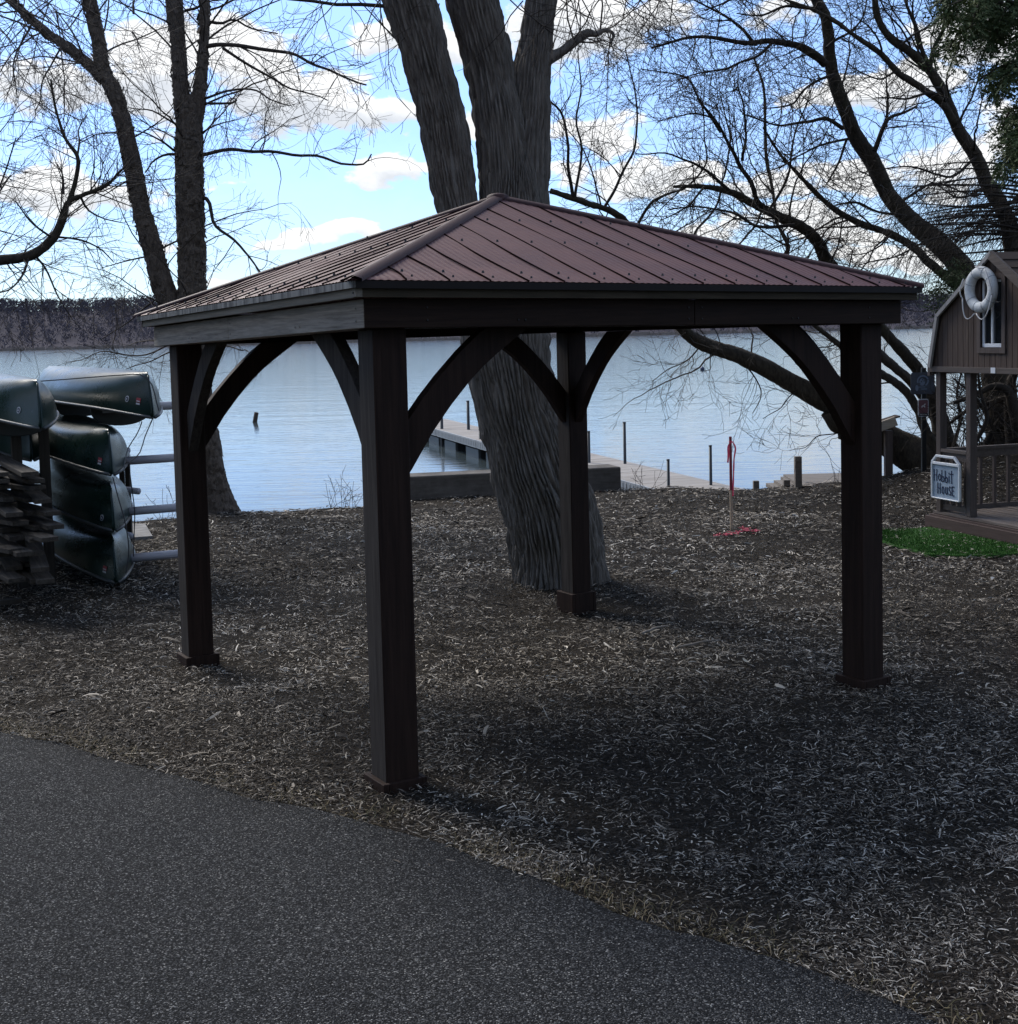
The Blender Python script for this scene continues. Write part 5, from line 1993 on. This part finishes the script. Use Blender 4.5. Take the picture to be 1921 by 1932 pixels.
# rack: two post frames with pipe covered arms
tip0 = at(213, 895, 12.05)
rk = empty('canoe_rack', tuple(tip0 + ca * 2 - cp * -.5 + np.array([0, 0, -1.0])), 'dark wooden canoe rack with pale plastic pipes on its arms', 'rack')
M['rack'] = wood('dark_rack_timber', (.02, .016, .012), (.06, .05, .04), 'z', .85, 12)
M['pipe'] = mat('pale_grey_pvc_pipe', (.36, .36, .40), .4)
armd = np.array([math.cos(math.radians(52)), math.sin(math.radians(52)), 0])
for fi_, back in enumerate((.62, 3.3)):
    base = np.array([tip0[0], tip0[1], 0]) + ca * back + cp * .52
    zg = float(gz(base[0:1], base[1:2])[0])
    b = MB()
    b.box(np.array([base[0], base[1], .75]), ca * .045, cp * .045, (0, 0, 1.0))
    b.build('upright', M['rack'], rk, bevel=.004)
    b = MB()
    q = base + cp * .85
    b.box(np.array([q[0], q[1], .65]), ca * .045, cp * .045, (0, 0, 1.05))
    b.build('upright', M['rack'], rk, bevel=.004)
    q2 = base + cp * .25
    b = MB()
    b.box(np.array([q2[0], q2[1], .65]), ca * .045, cp * .045, (0, 0, 1.05))
    b.build('upright', M['rack'], rk, bevel=.004)
    b = MB()
    b.bar(np.array([base[0], base[1], .90]) + cp * 1.3, np.array([base[0], base[1], .90]) + cp * .05, .04, .09)
    b.build('cross_bar', M['rack'], rk)
    for (zz, ru) in ((1.47, 770), (.99, 868), (.505, 962), (.085, 1049)):
        p0 = np.array([base[0], base[1], zz])
        if fi_ == 0:
            p1 = at(352 if ru > 800 else 345, ru - 6, 12.9)
            p0 = p1 - unit(np.array([*(p1 - p0)[:2], 0])) * np.linalg.norm((p1 - p0)[:2])
            p0[2] = p1[2] - .01
            p0 = p0 + (p1 - p0) * .42
        else:
            p1 = p0 + armd * 1.0
        b = MB()
        b.tube([p0, p1], .042 if fi_ == 0 else .036, 14)
        b.build('pipe', M['pipe'], rk, True)
# far stands of the rack seen past the canoe ends
for (u, v0, v1, Y) in ((229, 868, 1018, 14.6), (240, 868, 1022, 14.6)):
    a, c_ = at(u, v0, Y), at(u + 6, v1, Y)
    b = MB()
    b.bar(c_, a, .05, .05, up=(0, 1, 0))
    b.build('upright', M['rack'], rk)
b = MB()
b.bar(at(218, 869, 14.6), at(245, 868, 14.6), .05, .05)
b.build('cross_bar', M['rack'], rk)
for (pa, pb, Y) in (((200, 920), (262, 927), 14.2), ((222, 1006), (247, 1011), 14.2), ((190, 850), (242, 850), 14.2)):
    b = MB()
    b.tube([at(*pa, Y), at(*pb, Y - .2)], .036, 12)
    b.build('pipe', M['pipe'], rk, True)
# tie lines
mm = mat('thin_dark_cord', (.05, .05, .055), .8)
mw = mat('thin_pale_cord', (.22, .22, .22), .8)
for pts, Ys, lab, m_ in (([(-40, 728), (10, 724), (120, 716), (240, 707), (262, 706), (275, 712), (300, 775)], 12.0, 'dark tie cord stretched over the two top canoes', mm),
                         ([(268, 795), (262, 812), (240, 850), (234, 890)], 12.1, 'pale cord hanging from the topmost canoe down to the second pipe', mw),
                         ([(290, 786), (275, 820), (258, 862), (244, 872)], 12.3, 'pale tie line running from the topmost bow to a pipe', mw),
                         ([(243, 876), (250, 930), (254, 962), (253, 1010), (252, 1050)], 12.6, 'dark cord hanging down across the lower pipes', mm),
                         ([(213, 900), (222, 935), (236, 985), (243, 1040), (238, 1080)], 12.0, 'dark loop of cord around the lower canoe bows', mm)):
    b = MB()
    P, R = spline(limb(pts, Ys), np.full(len(pts), .0055), .08)
    b.tube(P, R, 5)
    tag(b.build('cord', m_), lab, 'cord', 'cords on the canoe rack')

# stack of old boards
M['board'] = wood('weathered_lumber', (.02, .017, .014), (.10, .085, .07), AXC, .85, 12, .15)
rs = np.random.default_rng(64)
BD = []
rowsB = [(1095, 3), (1070, 3), (1040, 3), (1015, 3), (990, 3), (968, 3), (946, 3), (925, 3), (906, 3), (892, 2)]
LAY = ['bottom', 'second lowest', 'third lowest', 'fourth lowest', 'fifth lowest', 'fifth highest', 'fourth highest', 'third highest', 'second highest', 'top']
special = {0: 'lowest weathered board, on the ground at the open side of the lumber stack', 29: None}
for ri, (v, n_) in enumerate(rowsB):
    for k in range(n_):
        u = 12 + k * 34 + rs.uniform(-12, 22) + (10 if 2 < ri < 7 else 0)
        p = at(u, v + rs.uniform(-6, 6), 10.75 + rs.uniform(-.12, .5))
        yw = AXC + rs.normal(.10, .10)
        d = np.array([math.cos(yw), math.sin(yw), rs.normal(0, .015)])
        w, h = rs.choice([.09, .14, .14]), .038
        b = MB()
        s_ = np.array([-d[1], d[0], 0])
        b.box(p + d * 1.2, d * 1.2, s_ * w / 2, (0, 0, h / 2))
        o = b.build('lumber_board', M['board'], None, bevel=.002)
        lab = 'weathered board in the %s layer of the dark lumber stack, %s end' % (LAY[ri], ('leftmost', 'middle', 'rightmost')[k] if n_ == 3 else ('left', 'right')[k])
        tag(o, lab, 'board', 'old boards stacked beside the canoe rack')
# bearers that carry the stack
for f_ in (.35,):
    p = at(60, 1100, 10.9)
    q = np.array([p[0], p[1], 0]) + ca * f_
    for ki, zz in enumerate(np.arange(.0, 1.05, .21)):
        b = MB()
        b.bar(np.array([q[0], q[1], zz - .05]) + cp * .05, np.array([q[0], q[1], zz - .05]) + cp * .9, .09, .04)
        tag(b.build('stack_bearer', M['rack']), 'dark cross timber between the boards, %s of five in the lumber stack' % ('lowest', 'second lowest', 'middle', 'second highest', 'highest')[ki], 'timber', 'bearers of the lumber stack')
# support leg of that stack beneath
pv = [on_ground(u, v) for u, v in ((246, 994), (274, 993), (288, 1014), (241, 1018))]
b = MB()
b.prism([p + np.array([0, 0, -.02]) for p in pv], (0, 0, .05))
mm = M['concrete'] = mat('grey_concrete', (.22, .21, .20), .9, spec=.2)
t = NT(mm)
n1 = t.noise(t.coord((1, 1, 1)), 6, 6, .65)
t.col(t.ramp(n1, [(.3, (.13, .125, .12)), (.7, (.29, .28, .265))]))
t.bump(n1, .3, .004)
tag(b.build('paving_slab', mm), 'flat pale concrete slab lying on the mulch beside the canoe rack', 'slab')

# ------------------------------------------------------------------ concrete wall, dock and landing
mm = M['wallc'] = mat('aged_wall_concrete', (.10, .09, .08), .92, spec=.15)
t = NT(mm)
n1 = t.noise(t.coord((1, 1, 1)), 3.0, 7, .7)
n2 = t.noise(t.coord((1, 1, 9)), 3, 4, .6)
t.col(t.ramp(t.math('ADD', t.math('MULTIPLY', n1, .6), t.math('MULTIPLY', n2, .4)), [(.32, (.055, .048, .042)), (.68, (.15, .135, .12))]))
t.bump(n1, .4, .006)
wa, wb = on_ground(735, 944), on_ground(1172, 921)
wa[1] -= .05
wb[1] -= .05
wz = at(1172, 881, wb[1])[2]
wz0 = at(785, 898.5, at(785, 935, 0.1)[1] if False else (wa[1] + (wb[1] - wa[1]) * .12))[2]
dirw = unit(np.array([*(wb - wa)[:2], 0]))
nw = np.array([-dirw[1], dirw[0], 0])
b = MB()
za, zb_ = wz0, wz
b.hexa([wa + np.array([0, 0, -.8]), wb + np.array([0, 0, -.8]), wb + nw * .55 + np.array([0, 0, -.8]), wa + nw * .55 + np.array([0, 0, -.8]),
        np.array([*wa[:2], za]), np.array([*wb[:2], zb_]), np.array([*(wb + nw * .55)[:2], zb_]), np.array([*(wa + nw * .55)[:2], za])])
tag(b.build('seawall', mm, None, bevel=.015), 'low brown grey concrete wall at the shore in front of the walkway', 'wall')

M['plank'] = mat('bleached_dock_boards', (.30, .275, .25), .85, spec=.2)
t = NT(M['plank'])
dk0, dk1 = np.array([3.55, 20.3]), np.array([-2.75, 42.0])
ddir = unit(dk1 - dk0)
dperp = np.array([-ddir[1], ddir[0]])
ang = math.atan2(ddir[1], ddir[0])
c = t.n('ShaderNodeTexCoord')
r_ = t.n('ShaderNodeVectorRotate', rotation_type='Z_AXIS')
r_.inputs['Angle'].default_value = -ang
t.l(c.outputs['Object'], r_.inputs['Vector'])
mp = t.n('ShaderNodeMapping')
mp.inputs['Scale'].default_value = (7, .6, 1)
t.l(r_.outputs[0], mp.inputs[0])
n1 = t.noise(mp.outputs[0], 1.0, 4, .6)
t.col(t.ramp(n1, [(.3, (.21, .19, .17)), (.7, (.36, .335, .31))]))
M['alu'] = mat('dull_aluminium', (.28, .28, .28), .5, .6)
M['pole'] = mat('dark_steel_pole', (.035, .04, .045), .5, .5)
dock = empty('dock', (float(dk0[0]), float(dk0[1]), WATER), 'long narrow floating dock walkway running out over the lake', 'dock')
ZK = -.52
sections = 5
Lk = np.linalg.norm(dk1 - dk0)
for s in range(sections):
    a = dk0 + ddir * (Lk * s / sections + .02)
    c_ = dk0 + ddir * (Lk * (s + 1) / sections - .02)
    b = MB()
    nb2 = 34
    for k in range(nb2):
        p = a + (c_ - a) * (k + .5) / nb2
        hl = np.linalg.norm(c_ - a) / nb2 / 2 - .004
        b.box((*p, ZK), (*(ddir * hl), 0), (*(dperp * .64), 0), (0, 0, .018))
    b.build('deck', M['plank'], dock)
    b = MB()
    for sg_ in (-1, 1):
        q0, q1 = a + dperp * sg_ * .66, c_ + dperp * sg_ * .66
        b.bar((*q0, ZK - .08), (*q1, ZK - .08), .04, .20)
        for k in range(26):
            q = q0 + (q1 - q0) * (k + .5) / 26 + dperp * sg_ * .022
            b.box((*q, ZK - .08), (*(ddir * .03), 0), (*(dperp * .006), 0), (0, 0, .07))
    b.build('side_frame', M['alu'], dock)
    if s > 0:
        for f_ in (.2, .75):
            b = MB()
            p = a + (c_ - a) * f_
            b.box((*p, WATER + .1), (*(ddir * .7), 0), (*(dperp * .55), 0), (0, 0, .17))
            b.build('float', M['pole'], dock, bevel=.05)
# guide poles, on the outer or the near side of the walkway
def pole(u, vt, Y, r=.03):
    p = at(u, vt, Y)
    b = MB()
    b.tube([(p[0], p[1], WATER - 1.5), (p[0], p[1], p[2])], r, 10)
    b.tube([(p[0], p[1], p[2] - .0), (p[0], p[1], p[2] + .02)], r * 1.12, 10)
    b.build('pole', M['pole'], dock, True)


for (u, vt, Y) in ((1340.4, 842, 22.2), (1260.7, 868.5, 22.1), (1178, 798, 26.2), (1110.6, 815, 26.6), (906, 811, 33.5), (882.7, 757, 37.0), (833, 780, 37.6)):
    pole(u, vt, Y, .032 * Y / 27)

# wooden landing with steps
M['landing'] = wood('weathered_landing_wood', (.09, .078, .066), (.21, .185, .16), 0.1, .85, 10)
lp = on_ground(1505, 917)
YLd = float(lp[1])
ld = empty('wooden_landing', tuple(lp), 'weathered wooden landing with steps at the water right of the stake', 'landing')
tl, tr_, brr, bl_ = at(1478, 901.5, YLd + 1.6), at(1640, 890, YLd + 1.6), at(1640, 906, YLd - .1), at(1512, 909.5, YLd - .1)
zl = float(np.mean([tl[2], bl_[2]]))
for p in (tl, tr_, brr, bl_):
    p[2] = zl
b = MB()
for k in range(9):
    f0, f1 = k / 9 + .004, (k + 1) / 9 - .004
    P = [tl + (bl_ - tl) * f0, tr_ + (brr - tr_) * f0, tr_ + (brr - tr_) * f1, tl + (bl_ - tl) * f1]
    b.prism(P, (0, 0, -.035))
b.build('deck', M['landing'], ld)
b = MB()
b.bar(bl_ + np.array([0, -.02, -.12]), brr + np.array([0, -.02, -.12]), .05, .16)
b.bar(tl + np.array([-.02, 0, -.12]), bl_ + np.array([-.02, 0, -.12]), .05, .16)
b.build('skirt_board', M['landing'], ld)
for (u, v0, v1, w_) in ((1505.5, 861, 925, .105), (1426.5, 907, 930, .09), (1484, 905, 930, .10)):
    a = at(u, v0, YLd - .12 if u > 1490 else YLd + .3)
    b = MB()
    b.box((a[0], a[1], a[2] - .45), (w_ / 2, 0, 0), (0, w_ / 2, 0), (0, 0, .45))
    b.build('post', M['landing'], ld, bevel=.006)
for k, (u, v) in enumerate(((1488, 912), (1473, 917.5))):
    a = at(u, v, YLd + .7)
    b = MB()
    b.box((a[0], a[1], a[2] - .03), (.14, 0, 0), (0, .5, 0), (0, 0, .03))
    b.build('step', M['landing'], ld)

# leaning piling and buoy
p = at(481, 797, 51.0)
p[2] = WATER
q = at(484, 778, 51.0)
b = MB()
b.tube([p + (p - q) * .8, p, q], [.09, .09, .085], 12)
tag(b.build('piling', M['rack'], None, True), 'short dark piling leaning out of the water', 'piling')
p = at(1325.5, 694, 105)
V, Q = [], []
b = MB()
ringp = []
for k, a in enumerate(np.linspace(-math.pi / 2, math.pi / 2, 11)):
    ringp.append((.19 * math.cos(a) + .001, .19 * math.sin(a)))
vs_ = []
for rr, zz in ringp:
    for j in range(16):
        th2 = 2 * math.pi * j / 16
        vs_.append((p[0] + rr * math.cos(th2), p[1] + rr * math.sin(th2), WATER + .10 + zz))
fs_ = [(i * 16 + j, i * 16 + (j + 1) % 16, (i + 1) * 16 + (j + 1) % 16, (i + 1) * 16 + j) for i in range(10) for j in range(16)]
b.add(vs_, fs_)
b.tube([(p[0], p[1], WATER + .27), (p[0], p[1], WATER + .36)], .03, 8)
tag(b.build('buoy', mat('navy_buoy', (.02, .03, .07), .4), None, True), 'small round dark blue buoy floating far out on the lake', 'buoy')

# ------------------------------------------------------------------ survey stake
sp_ = on_ground(1380.5, 1000)
stk = empty('survey_stake', tuple(sp_), 'thin wooden survey stake with red top and pink ribbon in the mulch', 'stake')
tpz = at(1379.5, 823.7, sp_[1])[2]
ms = wood('raw_stake_wood', (.30, .23, .16), (.50, .40, .29), 'z', .8, 14)
mr_ = mat('red_painted_wood', (.22, .03, .04), .7)
b = MB()
zm = at(1379.5, 925, sp_[1])[2]
b.box((sp_[0], sp_[1], (sp_[2] - .15 + zm) / 2), (.0145, 0, 0), (0, .011, 0), (0, 0, (zm - sp_[2] + .15) / 2))
b.box((sp_[0], sp_[1], (zm + tpz) / 2 + .0005), (.015, 0, 0), (0, .0115, 0), (0, 0, (tpz - zm) / 2), 1)
b.build('shaft', [ms, mr_], stk)
mp_ = mat('pink_flagging_tape', (.9, .07, .15), .5)
b = MB()
for pts, w_ in (([(1380, 834), (1376, 838), (1374.5, 858), (1373.5, 873)], .022), ([(1380, 832), (1385.5, 838), (1385, 868), (1384, 900), (1383, 936)], .018), ([(1375, 833), (1385, 834)], .035)):
    P, R = spline(limb(pts, sp_[1] - .016), np.full(len(pts), w_), .03)
    for k in range(len(P) - 1):
        s_ = np.array([R[k] * .5, .006 * math.sin(k), 0])
        s2 = np.array([R[k] * .5, .006 * math.sin(k + 1), 0])
        b.add([P[k] - s_, P[k] + s_, P[k + 1] + s2, P[k + 1] - s2], [(0, 1, 2, 3)])
b.build('ribbon', mp_, stk)
# sprayed marking on the chips
rs = np.random.default_rng(12)
b = MB()
for _ in range(150):
    f_ = rs.random()
    if rs.random() < .5:
        u, v = 1346 + 52 * f_ + rs.normal(0, 1.5), 1013 - 7 * f_ + rs.normal(0, 1.6)
    else:
        u, v = 1400 + 32 * f_ + rs.normal(0, 1.5), 1000 + 8 * f_ + rs.normal(0, 2.0)
    p = on_ground(u, v) + np.array([0, 0, rs.uniform(.008, .024)])
    a = rs.uniform(0, 6.28)
    d = np.array([math.cos(a), math.sin(a), rs.normal(0, .25)]) * rs.uniform(.012, .034)
    s_ = np.array([-math.sin(a), math.cos(a), rs.normal(0, .35)]) * rs.uniform(.003, .007)
    b.add([p - d - s_, p + d - s_, p + d + s_, p - d + s_], [(0, 1, 2, 3)])
tag(b.build('marking_paint', mat('pink_marking_paint', (.40, .03, .07), .7)), 'pink sprayed paint mark on the mulch at the foot of the stake', 'paint mark')

# ------------------------------------------------------------------ sign post
sp_ = on_ground(1744, 889)
Ysg = float(sp_[1])
sgn = empty('sign_post', tuple(sp_), 'black steel post with a faded blue square sign and a small no dogs sign', 'sign')
b = MB()
tz = at(1740, 694, Ysg)[2]
xc = float(at(1743, 800, Ysg)[0])
mb_ = mat('black_steel_post', (.012, .013, .014), .5, .3)
b.box((xc, Ysg, (tz + sp_[2] - .3) / 2), (.032, 0, 0), (0, .03, 0), (0, 0, (tz - sp_[2] + .3) / 2))
b.build('post', mb_, sgn, bevel=.004)


def rrect(cx, cz, w, h, r, y):
    P = []
    for (sx, sz, a0) in ((1, 1, 0), (-1, 1, 90), (-1, -1, 180), (1, -1, 270)):
        for a in np.linspace(a0, a0 + 90, 5):
            P.append((cx + sx * (w - r) + r * math.cos(math.radians(a)), y, cz + sz * (h - r) + r * math.sin(math.radians(a))))
    return P


mf = mat('faded_slate_panel', (.045, .055, .075), .55)
t = NT(mf)
t.col(t.ramp(t.noise(t.coord((1, 1, 1)), 7, 4, .6), [(.35, (.035, .042, .058)), (.7, (.065, .078, .10))]))
mfl = mat('faded_print', (.14, .18, .25), .6)
a, c_ = at(1717, 703, Ysg), at(1762, 743, Ysg)
cxs, czs, wv, hv = (a[0] + c_[0]) / 2, (a[2] + c_[2]) / 2, abs(c_[0] - a[0]) / 2, abs(c_[2] - a[2]) / 2
b = MB()
b.prism(rrect(cxs, czs, wv, hv, .03, Ysg - .045), (0, .008, 0))
b.build('square_sign', mf, sgn)
b = MB()
yy = Ysg - .0475


def disc(cx, cz, rx, rz, n_=18, a0=0, a1=360):
    return [(cx + rx * math.cos(math.radians(q)), yy, cz + rz * math.sin(math.radians(q))) for q in np.linspace(a0, a1, n_, endpoint=(a1 - a0) < 360)]


# worn picture: a pale ring shape over a body and lines of small print
for k in range(20):
    q0, q1 = math.radians(-60 + 13 * k), math.radians(-60 + 13 * (k + 1))
    b.add([(cxs + r_ * wv * math.cos(q), yy, czs + hv * .22 + r_ * hv * 1.05 * math.sin(q)) for r_, q in ((.38, q0), (.50, q0), (.50, q1), (.38, q1))], [(0, 1, 2, 3)])
b.prism(disc(cxs - .01, czs + hv * .12, wv * .24, hv * .34), (0, .0015, 0))
b.prism(disc(cxs - wv * .5, czs - hv * .42, wv * .13, hv * .28), (0, .0015, 0))
b.add([(cxs - wv * .5, yy, czs - hv * .30), (cxs + wv * .2, yy, czs - hv * .30), (cxs + wv * .2, yy, czs - hv * .36), (cxs - wv * .5, yy, czs - hv * .36)], [(0, 1, 2, 3)])
b.add([(cxs - wv * .15, yy, czs - hv * .48), (cxs + wv * .35, yy, czs - hv * .48), (cxs + wv * .35, yy, czs - hv * .56), (cxs - wv * .15, yy, czs - hv * .56)], [(0, 1, 2, 3)])
b.build('faded_emblem', mfl, sgn)
b = MB()
yy = Ysg - .050
for (ox, oz) in ((-.12, .16), (.10, .22), (-.02, .34), (-.26, -.02)):
    b.prism(disc(cxs + ox * wv, czs + oz * hv + hv * .0, wv * .055, hv * .07, 10), (0, .0015, 0))
b.build('emblem_spots', mf, sgn)
a, c_ = at(1730.5, 752.5, Ysg), at(1750.5, 785.5, Ysg)
cxs, czs, wv, hv = (a[0] + c_[0]) / 2, (a[2] + c_[2]) / 2, abs(c_[0] - a[0]) / 2, abs(c_[2] - a[2]) / 2
mg = mat('grey_sign_border', (.42, .43, .46), .5)
b = MB()
b.prism(rrect(cxs, czs, wv, hv, .03, Ysg - .045), (0, .008, 0))
sm = b.build('small_sign', mg, sgn)
b = MB()
b.prism(rrect(cxs, czs + hv * .14, wv * .86, hv * .74, .02, Ysg - .047), (0, .0015, 0))
b.build('red_field', mat('dull_red_field', (.13, .055, .065), .6), sm)
b = MB()
b.prism(rrect(cxs, czs - hv * .76, wv * .86, hv * .17, .01, Ysg - .047), (0, .0015, 0))
b.build('dark_strip', mat('dark_sign_strip', (.02, .022, .03), .6), sm)
b = MB()
yy = Ysg - .0492
# white figure: a dog on a lead
dog = [(-.35, .02), (-.22, .24), (.02, .28), (.16, .52), (.30, .58), (.42, .48), (.30, .40), (.26, .16), (.30, -.16), (.20, -.16), (.12, .06), (-.14, .04), (-.20, -.18), (-.30, -.18)]
b.prism([(cxs + x_ * wv * 1.1, yy, czs + hv * .12 + z_ * hv * .6) for x_, z_ in dog], (0, .001, 0))
for k in range(5):
    x_ = cxs - wv * .6 + k * wv * .27
    b.box((x_, yy, czs - hv * .74), (wv * .09, 0, 0), (0, .0006, 0), (0, 0, hv * .07))
b.build('white_print', mat('white_print', (.5, .5, .5), .6), sm)

# ------------------------------------------------------------------ little roofed post
kp = on_ground(1676, 896)
YKp = float(kp[1])
kio = empty('roofed_post', tuple(kp), 'small wooden shelter with pale post and tilted dark roof board by the right gazebo post', 'shelter')
b = MB()
for (u, v0, wv) in ((1676, 812, .11), (1612, 832, .11)):
    a = at(u, v0, YKp)
    b2 = MB()
    b2.box((a[0], a[1], (a[2] + kp[2] - .2) / 2), (.055, 0, 0), (0, .05, 0), (0, 0, (a[2] - kp[2] + .2) / 2))
    b2.build('post', M['trim_up'], kio, bevel=.005)
b.bar(at(1600, 828, YKp - .06), at(1691, 794, YKp - .06), .045, .14, up=(0, 0, 1))
b.build('cross_board', wood('pale_shelter_board', (.34, .29, .22), (.55, .48, .39), 0.0, .8, 12), kio, bevel=.004)
b = MB()
b.bar(at(1590, 818, YKp + .05), at(1694, 784.5, YKp + .05), .26, .022)
b.build('roof_board', M['shingle'], kio)

# ------------------------------------------------------------------ litter on the ground
rs = np.random.default_rng(99)
ml = mat('bleached_dry_leaf', (.46, .42, .34), .7)
for (u, v, s_, lab) in ((496, 1252, .05, 'pale dry leaf lying near the left gazebo post'), (660, 1350, .05, 'bleached leaf on the mulch left of the near gazebo post'), (1015, 1317, .032, 'pale square chip of wood on the mulch under the gazebo'),
                        (1353, 1440, .07, 'curled grey brown leaf on the mulch in front of the gazebo'), (565, 1413, .05, 'brown curled leaf near the path edge'), (1404, 1491, .035, 'light leaf on the dark mulch right of centre'),
                        (1410, 1258, .05, 'pale stick like leaf beside the right gazebo post'), (798, 1524, .028, 'white scrap beside the near gazebo post plinth'), (708, 1497, .04, 'grey stone at the foot of the near gazebo post'),
                        (1588, 1600, .03, 'white scrap on the mulch at the lower right'), (48, 1535, .06, 'dark twig lying on the asphalt')):
    p = flat(u, v, .0) if v > 1380 else on_ground(u, v)
    p = p + np.array([0, 0, .02 if v < 1530 or u > 700 else .014])
    a = rs.uniform(0, 6.28)
    if 'twig' in lab: a = .1
    d, e_ = np.array([math.cos(a), math.sin(a), .1]), np.array([-math.sin(a), math.cos(a), .25])
    b = MB()
    if 'stone' in lab:
        vs_ = [p + rs.normal(0, .002, 3) + np.array([s_ * math.cos(q) * (.5 + .1 * z_), s_ * .7 * math.sin(q), z_ * .012 - .005]) for z_ in (-1, 1, 1.6) for q in np.linspace(0, 6.28, 8, endpoint=False)]
        vs_ = [np.array(x_) for x_ in vs_]
        b.add(vs_, [(i * 8 + j, i * 8 + (j + 1) % 8, (i + 1) * 8 + (j + 1) % 8, (i + 1) * 8 + j) for i in range(2) for j in range(8)] + [tuple(range(16, 24))])
        tag(b.build('stone', M['concrete']), lab, 'stone')
        continue
    if 'twig' in lab:
        b.tube([p - d * .045, p + d * .0, p + d * .045 + e_ * .01], [.005, .006, .003], 6)
        tag(b.build('twig', M['twig_right']), lab, 'twig')
        continue
    w_ = s_ * rs.uniform(.28, .5)
    vs_, fs_ = [], []
    for k, f_ in enumerate(np.linspace(-1, 1, 7)):
        ww = w_ * max(.12, (1 - f_ * f_)) ** .7
        vs_ += [p + d * s_ * f_ - e_ * ww + np.array([0, 0, .012 * f_ * f_]), p + d * s_ * f_ + np.array([0, 0, .006 + .012 * f_ * f_ - .012]), p + d * s_ * f_ + e_ * ww + np.array([0, 0, .012 * f_ * f_])]
    for k in range(6):
        fs_ += [(k * 3, k * 3 + 1, k * 3 + 4, k * 3 + 3), (k * 3 + 1, k * 3 + 2, k * 3 + 5, k * 3 + 4)]
    b.add(vs_, fs_)
    dk_ = 'brown' in lab
    nm = 'scrap' if 'scrap' in lab else ('wood_chip' if 'chip' in lab else 'leaf')
    tag(b.build(nm, mat('brown_leaf', (.20, .15, .10), .8) if dk_ else ml, None, True), lab, nm.replace('_', ' '))
for (a, c_, r_, lab) in (((1070, 1466), (1182, 1464), .007, 'long straight pale stick on the mulch right of the near post'), ((1160, 1671), (1216, 1662), .006, 'thin stick on the mulch at the path edge'),
                         ((1500, 1728), (1575, 1778), .007, 'forked stick on the mulch at the lower right'), ((1210, 1206), (1260, 1190), .010, 'curved grey stick near the rear gazebo post'),
                         ((1690, 1674), (1715, 1635), .006, 'slanting stick at the right of the foreground mulch'), ((1020, 1392), (955, 1388), .005, 'thin bent pale straw under the gazebo'), ((1280, 1230), (1360, 1217), .008, 'straight dark stick behind the right gazebo post')):
    P0 = [(flat(*q, .03) if q[1] > 1380 else on_ground(*q) + np.array([0, 0, .03])) for q in (a, ((a[0] + c_[0]) / 2, (a[1] + c_[1]) / 2 - 2), c_)]
    P, R = spline(P0, [r_, r_ * .9, r_ * .5], .03)
    P = P + (np.stack([vnoise(P * 12 + s_) for s_ in (1, 5, 9)], 1) - .5) * .02
    b = MB()
    b.tube(P, R, 6)
    tag(b.build('stick', mat('grey_stick', (.20, .17, .14), .8), None, True), lab, 'stick')
print('VERTS', sum(len(o.data.vertices) for o in D.objects if o.type == 'MESH'), 'OBJ', len(D.objects))
